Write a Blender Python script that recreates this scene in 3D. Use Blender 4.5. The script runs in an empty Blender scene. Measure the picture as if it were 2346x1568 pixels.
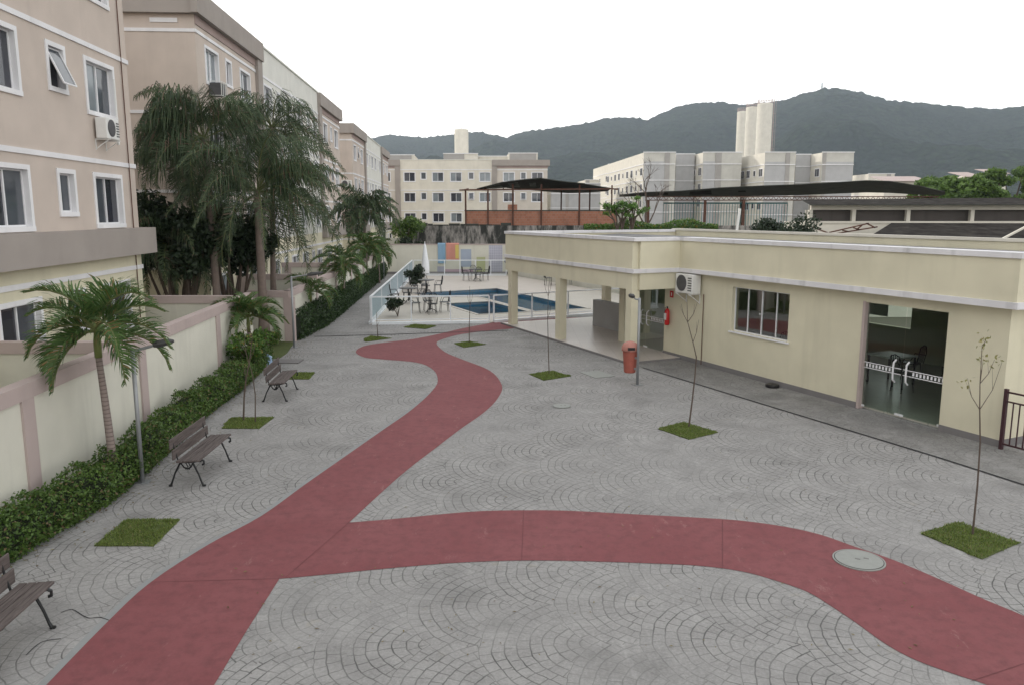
import bpy, bmesh, math, random
from mathutils import Vector, Matrix, noise
from mathutils.geometry import tessellate_polygon
random.seed(7)
PI=math.pi
sc=bpy.context.scene
COL=sc.collection
# ---------------------------------------------------------------- survey of the site (camera calibration -> ground coordinates)
CX,CY,FL=1173.0,784.0,1809.0; TH=math.radians(9.32); H=4.3
def ray(u,v): return (u-CX, FL*math.cos(TH)+(CY-v)*math.sin(TH), -FL*math.sin(TH)+(CY-v)*math.cos(TH))
def P(u,v,z=0.0):
    x,y,w=ray(u,v); t=(z-H)/w; return (x*t,y*t)
def Q(u,v,Y):
    x,y,w=ray(u,v); t=Y/y; return (x*t,Y,H+w*t)
# ---------------------------------------------------------------- mesh builder
class MB:
    def __init__(s): s.v=[]; s.f=[]; s.m=[]; s.mi=0
    def quad(s,*p):
        n=len(s.v); s.v.extend(p); s.f.append(tuple(range(n,n+len(p)))); s.m.append(s.mi)
    def box(s,x0,x1,y0,y1,z0,z1):
        n=len(s.v)
        s.v.extend([(x0,y0,z0),(x1,y0,z0),(x1,y1,z0),(x0,y1,z0),(x0,y0,z1),(x1,y0,z1),(x1,y1,z1),(x0,y1,z1)])
        for f in ((0,3,2,1),(4,5,6,7),(0,1,5,4),(1,2,6,5),(2,3,7,6),(3,0,4,7)):
            s.f.append(tuple(n+i for i in f)); s.m.append(s.mi)
    def bar(s,a,b,w,h,up=(0,0,1)):
        a=Vector(a); b=Vector(b); d=(b-a).normalized(); u=Vector(up)
        if abs(d.dot(u))>.99: u=Vector((1,0,0))
        r=d.cross(u).normalized()*w/2; q=r.cross(d).normalized()*h/2
        n=len(s.v)
        for c in (a,b):
            for k in (-r-q,r-q,r+q,-r+q): s.v.append(tuple(c+k))
        for f in ((0,3,2,1),(4,5,6,7),(0,1,5,4),(1,2,6,5),(2,3,7,6),(3,0,4,7)):
            s.f.append(tuple(n+i for i in f)); s.m.append(s.mi)
    def tube(s,pts,rs,n=8,cap=True):
        pts=[Vector(p) for p in pts]
        if not isinstance(rs,(list,tuple)): rs=[rs]*len(pts)
        base=len(s.v); prev=None
        for i,p in enumerate(pts):
            d=(pts[min(i+1,len(pts)-1)]-pts[max(i-1,0)]).normalized()
            if prev is None:
                a=Vector((1,0,0)) if abs(d.x)<.9 else Vector((0,1,0))
            else: a=prev
            u=(a-d*a.dot(d)).normalized(); w=d.cross(u); prev=u
            for k in range(n):
                t=2*PI*k/n; s.v.append(tuple(p+(u*math.cos(t)+w*math.sin(t))*rs[i]))
        for i in range(len(pts)-1):
            for k in range(n):
                a=base+i*n+k; b=base+i*n+(k+1)%n
                s.f.append((a,b,b+n,a+n)); s.m.append(s.mi)
        if cap:
            s.f.append(tuple(base+k for k in reversed(range(n)))); s.m.append(s.mi)
            s.f.append(tuple(base+(len(pts)-1)*n+k for k in range(n))); s.m.append(s.mi)
    def lathe(s,prof,n=20,c=(0,0)):
        base=len(s.v)
        for r,z in prof:
            for k in range(n):
                t=2*PI*k/n; s.v.append((c[0]+r*math.cos(t),c[1]+r*math.sin(t),z))
        for i in range(len(prof)-1):
            for k in range(n):
                a=base+i*n+k; b=base+i*n+(k+1)%n
                s.f.append((a,b,b+n,a+n)); s.m.append(s.mi)
        s.f.append(tuple(base+k for k in reversed(range(n)))); s.m.append(s.mi)
        s.f.append(tuple(base+(len(prof)-1)*n+k for k in range(n))); s.m.append(s.mi)
    def poly(s,loops,z,skirt=0):
        vs=[[Vector((p[0],p[1],0)) for p in l] for l in loops]
        tri=tessellate_polygon(vs); base=len(s.v)
        flat=[p for l in vs for p in l]
        s.v.extend([(p.x,p.y,z) for p in flat])
        for t in tri:
            a,b,c=[flat[i] for i in t]
            if (b-a).cross(c-a).z<0: t=(t[0],t[2],t[1])
            s.f.append(tuple(base+i for i in t)); s.m.append(s.mi)
        if skirt:
            for l in vs:
                for i in range(len(l)):
                    a=l[i]; b=l[(i+1)%len(l)]
                    s.quad((a.x,a.y,z),(b.x,b.y,z),(b.x,b.y,z-skirt),(a.x,a.y,z-skirt))
    def build(s,name,mats,parent=None,loc=(0,0,0),rz=0,smooth=False,bevel=0):
        me=bpy.data.meshes.new(name); me.from_pydata(s.v,[],s.f)
        if not isinstance(mats,(list,tuple)): mats=[mats]
        for m in mats: me.materials.append(m)
        if len(mats)>1: me.polygons.foreach_set('material_index',s.m)
        if smooth: me.polygons.foreach_set('use_smooth',[True]*len(me.polygons))
        me.update()
        o=bpy.data.objects.new(name,me); COL.objects.link(o); o.location=loc; o.rotation_euler=(0,0,rz)
        if parent: o.parent=parent
        if bevel:
            b=o.modifiers.new('bevel','BEVEL'); b.width=bevel; b.segments=2; b.limit_method='ANGLE'
        return o
def tag(o,label,cat,group=None):
    o['label']=label; o['category']=cat
    if group: o['group']=group
    return o
def thing(name,label,cat,loc=(0,0,0),rz=0,group=None):
    o=bpy.data.objects.new(name,None); COL.objects.link(o); o.empty_display_size=.2
    o.location=loc; o.rotation_euler=(0,0,rz); return tag(o,label,cat,group)
def struct(o,kind='structure'): o['kind']=kind; return o
def dup(root,label,loc,rz,group=None):
    r=root.copy(); COL.objects.link(r); r.location=loc; r.rotation_euler=(0,0,rz); r['label']=label
    if group: r['group']=group
    for ch in list(root.children):
        c=ch.copy(); COL.objects.link(c); c.parent=r
        for g in list(ch.children):
            d=g.copy(); COL.objects.link(d); d.parent=c
    return r
def copy_part(o,parent,loc,rz=None):
    c=o.copy(); COL.objects.link(c); c.parent=parent; c.location=loc
    if rz is not None: c.rotation_euler=(0,0,rz)
    for g in list(o.children):
        d=g.copy(); COL.objects.link(d); d.parent=c
    return c
def spline(pts,n=6,closed=False):
    out=[]; N=len(pts)
    for i in range(N if closed else N-1):
        p=[pts[(i+k)%N] if closed else pts[min(max(i+k,0),N-1)] for k in (-1,0,1,2)]
        for j in range(n):
            t=j/n
            out.append(tuple(.5*((2*p[1][a])+(-p[0][a]+p[2][a])*t+(2*p[0][a]-5*p[1][a]+4*p[2][a]-p[3][a])*t*t+(-p[0][a]+3*p[1][a]-3*p[2][a]+p[3][a])*t**3) for a in (0,1)))
    if not closed: out.append(tuple(pts[-1][:2]))
    return out
# ---------------------------------------------------------------- materials
class NT:
    def __init__(s,name):
        s.mat=bpy.data.materials.new(name); s.mat.use_nodes=True; s.t=s.mat.node_tree; s.t.nodes.clear()
        s.out=s.t.nodes.new('ShaderNodeOutputMaterial')
    def n(s,ty,**kw):
        o=s.t.nodes.new(ty)
        for k,v in kw.items(): setattr(o,k,v)
        return o
    def set(s,sock,v):
        if isinstance(v,bpy.types.NodeSocket): s.t.links.new(v,sock)
        else: sock.default_value=v
    def m(s,op,a,b=0.0,c=0.0):
        o=s.n('ShaderNodeMath',operation=op); s.set(o.inputs[0],a); s.set(o.inputs[1],b); s.set(o.inputs[2],c); return o.outputs[0]
    def mix(s,f,a,b,mode='MIX'):
        o=s.n('ShaderNodeMix',data_type='RGBA',blend_type=mode); s.set(o.inputs[0],f)
        s.set(o.inputs[6],a if isinstance(a,bpy.types.NodeSocket) else (*a,1)); s.set(o.inputs[7],b if isinstance(b,bpy.types.NodeSocket) else (*b,1)); return o.outputs[2]
    def pos(s):
        g=s.n('ShaderNodeNewGeometry'); return g.outputs['Position']
    def obj(s):
        g=s.n('ShaderNodeTexCoord'); return g.outputs['Object']
    def noise(s,vec,scale,detail=4,rough=.55,sc=(1,1,1)):
        mp=s.n('ShaderNodeMapping'); s.t.links.new(vec,mp.inputs[0]); mp.inputs['Scale'].default_value=sc
        o=s.n('ShaderNodeTexNoise'); s.t.links.new(mp.outputs[0],o.inputs['Vector']); o.inputs['Scale'].default_value=scale; o.inputs['Detail'].default_value=detail; o.inputs['Roughness'].default_value=rough
        return o.outputs['Fac']
    def ramp(s,f,a,b):
        o=s.n('ShaderNodeMapRange'); s.set(o.inputs[0],f); o.inputs[1].default_value=a; o.inputs[2].default_value=b; return o.outputs[0]
    def bsdf(s,col,rough=.8,bump=None,bs=.3,bd=.01,spec=.3,metal=0):
        p=s.n('ShaderNodeBsdfPrincipled')
        s.set(p.inputs['Base Color'],col if isinstance(col,bpy.types.NodeSocket) else (*col,1))
        s.set(p.inputs['Roughness'],rough); p.inputs['Specular IOR Level'].default_value=spec; p.inputs['Metallic'].default_value=metal
        if bump is not None:
            b=s.n('ShaderNodeBump'); b.inputs['Strength'].default_value=bs; b.inputs['Distance'].default_value=bd
            s.t.links.new(bump,b.inputs['Height']); s.t.links.new(b.outputs[0],p.inputs['Normal'])
        s.t.links.new(p.outputs[0],s.out.inputs[0]); return p
def k(c,f): return tuple(min(1,x*f) for x in c)
def stucco(name,c,stain=.12,rough=.9):
    n=NT(name); p=n.pos()
    a=n.noise(p,1.1,4); b=n.noise(p,2.2,3,.6,(1,1,.12)); g=n.noise(p,60,2)
    col=n.mix(n.ramp(a,.3,.7),k(c,.93),k(c,1.05))
    col=n.mix(n.m('MULTIPLY',n.ramp(b,.55,.78),stain*2.2),col,k(c,.55))
    n.bsdf(col,rough,g,.35,.004,.2); return n.mat
def plain(name,c,rough=.5,var=.08,metal=0,spec=.4,scale=8):
    n=NT(name); a=n.noise(n.obj(),scale,3); col=n.mix(a,k(c,1-var*1.6),k(c,1+var*1.6)); n.bsdf(col,rough,metal=metal,spec=spec); return n.mat
def leafmat(name,c1,c2,dry=None,trans=.25,scale=3.0):
    n=NT(name); g=n.n('ShaderNodeNewGeometry'); r=g.outputs['Random Per Island']
    a=n.noise(g.outputs['Position'],scale,2)
    f=n.m('ADD',n.m('MULTIPLY',r,.6),n.m('MULTIPLY',a,.5))
    col=n.mix(n.ramp(f,.15,.95),c1,c2)
    if dry: col=n.mix(n.m('GREATER_THAN',r,.93),col,dry)
    p=n.bsdf(col,.5,spec=.35)
    t=n.n('ShaderNodeBsdfTranslucent'); n.t.links.new(col,t.inputs[0])
    mx=n.n('ShaderNodeMixShader'); mx.inputs[0].default_value=trans
    n.t.links.new(p.outputs[0],mx.inputs[1]); n.t.links.new(t.outputs[0],mx.inputs[2]); n.t.links.new(mx.outputs[0],n.out.inputs[0]); return n.mat
M={}
M['cream']=stucco('cream_stucco',(.66,.62,.475),.09)
M['creamB']=stucco('pale_cream_stucco',(.68,.675,.63),.08)
M['pink']=stucco('beige_pink_stucco',(.55,.475,.42),.07)
M['coping']=stucco('pink_coping',(.46,.38,.36),.10)
M['palepink']=stucco('pale_beige_stucco',(.58,.53,.47),.06); M['dcream']=stucco('warm_cream_stucco',(.68,.64,.555),.08)
M['cornicew']=stucco('weathered_white_cornice',(.70,.69,.71),.38,.7)
M['fartaupe']=stucco('far_taupe',(.36,.345,.33),.05)
M['taupe']=stucco('taupe_stucco',(.34,.305,.28),.06)
M['terra']=stucco('terracotta_band',(.36,.28,.26),.05)
M['wcream']=stucco('cream_wall_panel',(.64,.625,.545),.14)
M['white']=stucco('white_band_paint',(.76,.755,.77),.12,.7)
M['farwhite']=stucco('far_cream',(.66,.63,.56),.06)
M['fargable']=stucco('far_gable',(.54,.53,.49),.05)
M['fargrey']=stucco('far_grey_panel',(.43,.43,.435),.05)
M['tank']=stucco('tank_cream',(.66,.635,.57),.10)
M['alu']=plain('white_aluminium',(.75,.75,.77),.35,.03)
M['iron']=plain('black_iron',(.012,.013,.014),.45,.2)
M['maroon']=plain('maroon_iron',(.05,.02,.025),.45,.2)
M['pole']=plain('grey_galvanised',(.30,.31,.32),.45,.1,.4)
M['railw']=plain('white_rail_paint',(.74,.77,.80),.4,.05)
M['railb']=plain('pale_blue_rail',(.44,.53,.58),.45,.1)
M['lamp']=plain('lamp_housing',(.06,.06,.06),.4,.1)
M['binred']=plain('orange_plastic',(.33,.095,.07),.5,.12,spec=.35); M['binlid']=plain('faded_orange_plastic',(.42,.19,.155),.6,.1)
M['red']=plain('red_enamel',(.50,.02,.02),.35,.05)
M['black']=plain('black_plastic',(.015,.015,.017),.4,.1)
M['acw']=plain('ac_white',(.72,.72,.70),.4,.04)
M['acdark']=plain('ac_grille',(.08,.08,.085),.6,.2)
M['bluepl']=plain('pale_blue_plastic',(.30,.42,.60),.4,.1)
M['under']=plain('shaded_underside_dark_top',(.055,.058,.05),.95,.4,scale=1)  # shade under the roof sheets put into the colour; dark wall tops share it
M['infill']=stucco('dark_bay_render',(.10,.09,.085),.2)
M['stone']=stucco('grey_skirting_stone',(.20,.19,.19),.2)
M['umb']=plain('umbrella_cloth',(.75,.77,.80),.8,.05)
M['rust']=plain('rusty_steel',(.10,.045,.03),.8,.4,scale=3)
M['twig']=plain('sapling_bark',(.10,.075,.06),.85,.3)
M['ptrunk']=plain('palm_bark',(.19,.15,.13),.9,.2)
M['coat']=plain('teal_net',(.10,.26,.27),.7,.2)
# ringed trunk
n=NT('ringed_palm_trunk'); p=n.obj(); sx=n.n('ShaderNodeSeparateXYZ'); n.t.links.new(p,sx.inputs[0])
w=n.m('ADD',n.m('MULTIPLY',sx.outputs[2],16.0),n.m('MULTIPLY',n.noise(p,3,3),1.5)); fr=n.m('FRACT',w)
col=n.mix(n.ramp(fr,.0,.28),(.10,.075,.065),(.27,.22,.20)); col=n.mix(n.noise(p,6,4),col,(.22,.16,.15),'MULTIPLY') if False else col
n.bsdf(col,.9,n.ramp(fr,0,.3),.5,.01,.2); M['ring']=n.mat
M['shaft']=plain('crownshaft_green',(.16,.19,.06),.5,.25,scale=5)
M['palm']=leafmat('palm_leaflet',(.040,.088,.026),(.12,.20,.055),(.22,.15,.06),.3,2)
M['palm2']=leafmat('queen_palm_leaflet',(.022,.045,.024),(.115,.160,.078),(.16,.11,.08),.2,1.2)
M['rachis']=plain('frond_rachis',(.14,.16,.06),.6,.2)
M['hedge']=leafmat('hedge_leaf',(.022,.055,.010),(.13,.215,.045),(.16,.12,.06),.2,2.2)
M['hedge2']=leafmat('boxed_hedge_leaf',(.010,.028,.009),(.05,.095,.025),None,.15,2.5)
M['hcore']=plain('hedge_twigs',(.016,.024,.010),.95,.4)
M['shrub']=leafmat('bright_shrub_leaf',(.04,.10,.018),(.14,.24,.05),(.25,.20,.05),.3,2.5)
M['tree']=leafmat('tree_leaf',(.045,.09,.02),(.17,.27,.065),None,.3,.8)
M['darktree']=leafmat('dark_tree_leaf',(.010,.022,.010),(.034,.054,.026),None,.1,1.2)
M['fran']=leafmat('frangipani_leaf',(.05,.12,.02),(.14,.26,.05),None,.3,2)
M['sapleaf']=leafmat('sapling_leaf',(.14,.17,.05),(.30,.26,.10),None,.3,5)
# paving: European-fan stamped concrete
def fan_mat(name,c1,c2,R=.82,rings=9,vis=1.35,rot=0.0):
    n=NT(name); p=n.pos()
    mp=n.n('ShaderNodeMapping'); n.t.links.new(p,mp.inputs[0]); mp.inputs['Rotation'].default_value=(0,0,rot)
    nz=n.n('ShaderNodeTexNoise'); n.t.links.new(mp.outputs[0],nz.inputs['Vector']); nz.inputs['Scale'].default_value=2.6; nz.inputs['Detail'].default_value=3
    vm=n.n('ShaderNodeVectorMath',operation='SUBTRACT'); n.t.links.new(nz.outputs['Color'],vm.inputs[0]); vm.inputs[1].default_value=(.5,.5,.5)
    vs=n.n('ShaderNodeVectorMath',operation='SCALE'); n.t.links.new(vm.outputs[0],vs.inputs[0]); vs.inputs['Scale'].default_value=.10
    va=n.n('ShaderNodeVectorMath',operation='ADD'); n.t.links.new(mp.outputs[0],va.inputs[0]); n.t.links.new(vs.outputs[0],va.inputs[1])
    s=n.n('ShaderNodeSeparateXYZ'); n.t.links.new(va.outputs[0],s.inputs[0])
    X=n.m('DIVIDE',s.outputs[1],R); Y=n.m('DIVIDE',n.m('MULTIPLY',s.outputs[0],-1),R)
    mrow=n.m('FLOOR',Y); t=n.m('SUBTRACT',Y,mrow)
    x0=n.m('WRAP',n.m('ADD',n.m('ADD',X,mrow),1),1,-1); x1=n.m('WRAP',n.m('ADD',X,mrow),1,-1)
    t0=n.m('ADD',t,1)
    d0=n.m('DIVIDE',n.m('SQRT',n.m('ADD',n.m('MULTIPLY',x0,x0),n.m('MULTIPLY',t0,t0))),1.41421)
    d1=n.m('DIVIDE',n.m('SQRT',n.m('ADD',n.m('MULTIPLY',x1,x1),n.m('MULTIPLY',t,t))),1.41421)
    sel=n.m('LESS_THAN',d0,1)
    def lerp(a,b): return n.m('ADD',b,n.m('MULTIPLY',sel,n.m('SUBTRACT',a,b)))
    d=lerp(d0,d1); ax=lerp(x0,x1); ay=lerp(t0,t)
    ang=n.m('ARCTAN2',ax,ay)
    q=n.m('MULTIPLY',d,float(rings)); qi=n.m('FLOOR',q); qf=n.m('SUBTRACT',q,qi)
    wn=n.n('ShaderNodeTexWhiteNoise',noise_dimensions='2D'); cb=n.n('ShaderNodeCombineXYZ'); n.t.links.new(qi,cb.inputs[0]); n.t.links.new(mrow,cb.inputs[1]); n.t.links.new(cb.outputs[0],wn.inputs['Vector'])
    al=n.m('ADD',n.m('MULTIPLY',n.m('MULTIPLY',ang,n.m('ADD',qi,.5)),.88),wn.outputs['Value'])
    af=n.m('FRACT',al)
    e1=n.m('MINIMUM',qf,n.m('SUBTRACT',1,qf)); e2=n.m('MINIMUM',af,n.m('SUBTRACT',1,af))
    J=n.m('MAXIMUM',n.m('SUBTRACT',1,n.ramp(e1,.025,.075)),n.m('MULTIPLY',n.m('SUBTRACT',1,n.ramp(e2,.02,.06)),.8))
    wear=n.ramp(n.noise(p,.55,4,.6),.40,.62); w2=n.ramp(n.noise(p,3.5,3,.6),.25,.6)
    J=n.m('MULTIPLY',J,n.m('MULTIPLY',n.m('ADD',n.m('MULTIPLY',wear,.62),.26),n.m('ADD',n.m('MULTIPLY',w2,.6),.4)))
    J=n.m('MULTIPLY',J,vis)
    wc=n.n('ShaderNodeTexWhiteNoise',noise_dimensions='3D'); cc=n.n('ShaderNodeCombineXYZ'); n.t.links.new(qi,cc.inputs[0]); n.t.links.new(n.m('FLOOR',al),cc.inputs[1]); n.t.links.new(mrow,cc.inputs[2]); n.t.links.new(cc.outputs[0],wc.inputs['Vector'])
    big=n.noise(p,.35,5,.6); med=n.noise(p,2.4,5,.7); fine=n.noise(p,28,4,.75)
    col=n.mix(n.ramp(big,.3,.7),c1,c2)
    col=n.mix(n.ramp(med,.38,.72),col,k(c1,.82))
    col=n.mix(n.m('MULTIPLY',n.ramp(fine,.42,.66),.55),col,k(c2,1.25))
    col=n.mix(n.m('MULTIPLY',wc.outputs['Value'],.16),col,k(c1,.65))
    sc1=n.noise(p,1.3,6,.75,(2.2,.5,1)); col=n.mix(n.m('MULTIPLY',n.ramp(sc1,.58,.72),.40),col,k(c2,1.45))
    dk=n.noise(p,.8,4,.6); col=n.mix(n.m('MULTIPLY',n.ramp(dk,.52,.72),.50),col,k(c1,.55))
    ye=n.noise(p,1.7,3,.6); col=n.mix(n.m('MULTIPLY',n.ramp(ye,.66,.76),.22),col,(.34,.29,.17))
    col=n.mix(J,col,k(c1,.36))
    h=n.m('ADD',n.m('MULTIPLY',J,-1),n.m('MULTIPLY',fine,.25))
    n.bsdf(col,.85,h,.4,.006,.25); return n.mat
M['paving']=fan_mat('fan_stamped_paving',(.262,.257,.252),(.335,.328,.32))
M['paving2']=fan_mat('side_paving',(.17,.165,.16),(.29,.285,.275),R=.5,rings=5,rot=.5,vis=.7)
n=NT('red_path_concrete'); p=n.pos()
a=n.noise(p,.8,5,.6); b=n.noise(p,6,5,.7); c=n.noise(p,2.0,6,.8,(1.6,.6,1)); d=n.noise(p,40,3)
col=n.mix(n.ramp(a,.3,.7),(.188,.050,.057),(.222,.070,.077)); col=n.mix(n.ramp(b,.45,.75),col,(.140,.042,.048))
col=n.mix(n.m('MULTIPLY',n.ramp(c,.60,.70),.45),col,(.36,.20,.19)); col=n.mix(n.m('MULTIPLY',d,.15),col,(.30,.20,.19))
n.bsdf(col,.8,b,.2,.004,.25); M['redpath']=n.mat
n=NT('grass_soil'); col=n.mix(n.ramp(n.noise(n.pos(),9,5,.7),.3,.7),(.05,.07,.018),(.10,.12,.04)); n.bsdf(col,.95); M['turf']=n.mat
M['blade']=leafmat('grass_blade',(.09,.14,.022),(.20,.26,.06),(.26,.22,.10),.25,5)
n=NT('pool_deck'); p=n.pos(); col=n.mix(n.noise(p,1.5,5),(.42,.38,.34),(.52,.48,.43)); n.bsdf(col,.6,spec=.3); M['deck']=n.mat
n=NT('porch_tile'); p=n.pos(); br=n.n('ShaderNodeTexBrick'); br.offset=0; n.t.links.new(p,br.inputs[0]); br.inputs['Scale'].default_value=1.0; br.inputs['Brick Width'].default_value=.45; br.inputs['Row Height'].default_value=.45; br.inputs['Mortar Size'].default_value=.006
br.inputs['Color1'].default_value=(.50,.45,.41,1); br.inputs['Color2'].default_value=(.54,.49,.45,1); br.inputs['Mortar'].default_value=(.38,.34,.31,1)
n.bsdf(br.outputs[0],.28,spec=.4); M['tile']=n.mat
n=NT('land'); p=n.pos(); col=n.mix(n.noise(p,.06,6),(.10,.10,.07),(.20,.18,.15)); n.bsdf(col,.95); M['land']=n.mat
n=NT('wood_weathered'); p=n.obj(); a=n.noise(p,5,5,.7,(6,.6,6)); col=n.mix(n.ramp(a,.3,.7),(.055,.043,.040),(.15,.125,.118)); n.bsdf(col,.8,a,.3,.003); M['wood']=n.mat
n=NT('counter_panel'); p=n.obj(); a=n.noise(p,3,4,.6,(1,1,8)); col=n.mix(a,(.045,.022,.016),(.085,.04,.028)); n.bsdf(col,.4); M['dwood']=n.mat
# old mouldy wall
n=NT('mouldy_concrete'); p=n.pos(); a=n.noise(p,1.3,6,.7,(1,1,.25)); b=n.noise(p,3,5,.7,(1,1,.4))
col=n.mix(n.ramp(a,.44,.56),(.045,.047,.043),(.33,.31,.29)); col=n.mix(n.ramp(b,.45,.7),col,(.035,.036,.034)); n.bsdf(col,.95); M['mould']=n.mat
n=NT('hollow_brick'); p=n.pos(); br=n.n('ShaderNodeTexBrick'); 
mp=n.n('ShaderNodeMapping'); n.t.links.new(p,mp.inputs[0]); mp.inputs['Rotation'].default_value=(PI/2,0,0); n.t.links.new(mp.outputs[0],br.inputs[0])
br.inputs['Scale'].default_value=1; br.inputs['Brick Width'].default_value=.3; br.inputs['Row Height'].default_value=.2; br.inputs['Mortar Size'].default_value=.012
br.inputs['Color1'].default_value=(.32,.135,.085,1); br.inputs['Color2'].default_value=(.38,.17,.11,1); br.inputs['Mortar'].default_value=(.30,.22,.18,1)
col=n.mix(n.ramp(n.noise(p,.8,4,.6,(1,1,.4)),.5,.75),br.outputs[0],(.14,.08,.06)); n.bsdf(col,.9); M['brick']=n.mat
n=NT('old_roof_sheet'); p=n.obj(); wv=n.n('ShaderNodeTexWave'); wv.bands_direction='X'; n.t.links.new(p,wv.inputs[0]); wv.inputs['Scale'].default_value=1.8
a=n.noise(p,.7,5,.65); col=n.mix(n.ramp(a,.35,.65),(.07,.08,.075),(.22,.24,.225)); n.bsdf(col,.85,wv.outputs['Fac'],.8,.03); M['sheet']=n.mat
n=NT('grey_roof_sheet'); p=n.obj(); wv=n.n('ShaderNodeTexWave'); wv.bands_direction='X'; n.t.links.new(p,wv.inputs[0]); wv.inputs['Scale'].default_value=1.6
a=n.noise(p,.9,5,.65); col=n.mix(n.ramp(a,.35,.65),(.12,.12,.12),(.24,.24,.245)); n.bsdf(col,.85,wv.outputs['Fac'],.8,.03); M['sheet2']=n.mat
n=NT('black_roof_sheet'); p=n.obj(); wv=n.n('ShaderNodeTexWave'); wv.bands_direction='X'; n.t.links.new(p,wv.inputs[0]); wv.inputs['Scale'].default_value=1.6
a=n.noise(p,1.2,5,.65); col=n.mix(n.ramp(a,.35,.7),(.018,.016,.015),(.06,.055,.05)); n.bsdf(col,.85,wv.outputs['Fac'],.8,.03,.02); M['sheet3']=n.mat
n=NT('mountain_forest'); p=n.pos(); a=n.noise(p,.006,6,.6); b=n.noise(p,.05,6,.8); vo=n.n('ShaderNodeTexVoronoi'); n.t.links.new(p,vo.inputs['Vector']); vo.inputs['Scale'].default_value=.07; vd=vo.outputs['Distance']
col=n.mix(n.ramp(a,.3,.7),(.012,.030,.014),(.050,.078,.032)); col=n.mix(n.ramp(b,.4,.7),col,(.010,.020,.010)); col=n.mix(n.ramp(vd,.2,.9),col,(.006,.014,.008)); n.bsdf(col,.95,n.m('ADD',b,n.m('MULTIPLY',vd,-.8)),1.0,22,.05); M['mount']=n.mat
# panes
def pane(name,c,rough=.04,stripe=None):
    n=NT(name); p=n.obj(); a=n.noise(p,1.2,2); col=n.mix(a,k(c,.7),k(c,1.3)); n.bsdf(col,rough,spec=.7); return n.mat
M['pane']=pane('window_glass_dark',(.030,.033,.045)); M['pane2']=pane('window_glass_curtain',(.20,.23,.25),.08); M['pane3']=pane('window_glass_grey',(.075,.085,.10))
def glass(name,tint,spec=1.0,base=.06):
    n=NT(name); fr=n.n('ShaderNodeFresnel'); fr.inputs[0].default_value=1.45
    t=n.n('ShaderNodeBsdfTransparent'); t.inputs[0].default_value=(*tint,1); g=n.n('ShaderNodeBsdfGlossy'); g.inputs['Roughness'].default_value=.02
    mx=n.n('ShaderNodeMixShader'); n.set(mx.inputs[0],n.m('MULTIPLY',fr.outputs[0],spec)); n.t.links.new(t.outputs[0],mx.inputs[1]); n.t.links.new(g.outputs[0],mx.inputs[2]); n.t.links.new(mx.outputs[0],n.out.inputs[0]); return n.mat
M['glass']=glass('clear_glass',(.58,.68,.62),.30); M['railglass']=glass('rail_glass',(.93,.96,.95),.25)
n=NT('pool_water'); fr=n.n('ShaderNodeFresnel'); fr.inputs[0].default_value=1.33
b=n.n('ShaderNodeBump'); b.inputs['Strength'].default_value=.12; b.inputs['Distance'].default_value=.02; n.t.links.new(n.noise(n.pos(),3.5,3),b.inputs['Height'])
t=n.n('ShaderNodeBsdfTransparent'); t.inputs[0].default_value=(.70,.92,.98,1); g=n.n('ShaderNodeBsdfGlossy'); g.inputs['Roughness'].default_value=.03
n.t.links.new(b.outputs[0],g.inputs['Normal']); n.t.links.new(b.outputs[0],fr.inputs['Normal'])
mx=n.n('ShaderNodeMixShader'); n.set(mx.inputs[0],n.m('MULTIPLY',fr.outputs[0],.6)); n.t.links.new(t.outputs[0],mx.inputs[1]); n.t.links.new(g.outputs[0],mx.inputs[2]); n.t.links.new(mx.outputs[0],n.out.inputs[0]); M['water']=n.mat
M['pooltile']=plain('blue_pool_tile',(.08,.45,.78),.35,.2,scale=20)
# mural paints
for nm,c in dict(mblue=(.24,.38,.52),mred=(.58,.27,.22),myel=(.62,.50,.16),mpur=(.42,.42,.50),mgreen=(.46,.48,.28),mpink=(.48,.36,.42),mnavy=(.36,.41,.50),mgrey=(.22,.24,.30),mline=(.6,.6,.66)).items():
    M[nm]=stucco(nm+'_paint',c,.1)
# ---------------------------------------------------------------- terrain, plaza, paths
mb=MB(); mb.box(-6000,6000,-400,6500,-2.5,-1.5); struct(mb.build('ground',M['land']))
dR=Vector((-.4115,.9114)); e2=Vector((.9114,.4115)); RO=Vector((8.3,15.9))
def RW(s,n): v=RO+dR*s-e2*n; return (v.x,v.y)        # s along the hall wall, n out towards the plaza
RROT=math.atan2(dR.y,dR.x)
deck=[(-5.5,30.45),(-6.85,54.6),(.0,54.6),(8.1,36.6),(5.6,34.2),(2.6,33.6),(.9,32.3),(-.86,30.95)]
garden_edge=[(-6.35,5.0),(-6.32,9.17),(-6.05,11.4),(-6.2,13.5),(-6.55,16.5),(-6.65,19),(-6.9,21.6),(-7.0,24.2),(-7.35,26.5),(-7.1,30),(-7.3,33.45),(-8.29,48.3),(-8.8,55.3)]
plaza=[(-6.35,-6),*garden_edge,(-8.9,60),(-6.85,60),(-6.85,54.65),(.03,54.65),(8.2,36.6),(16,20),(16,-6)]
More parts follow.
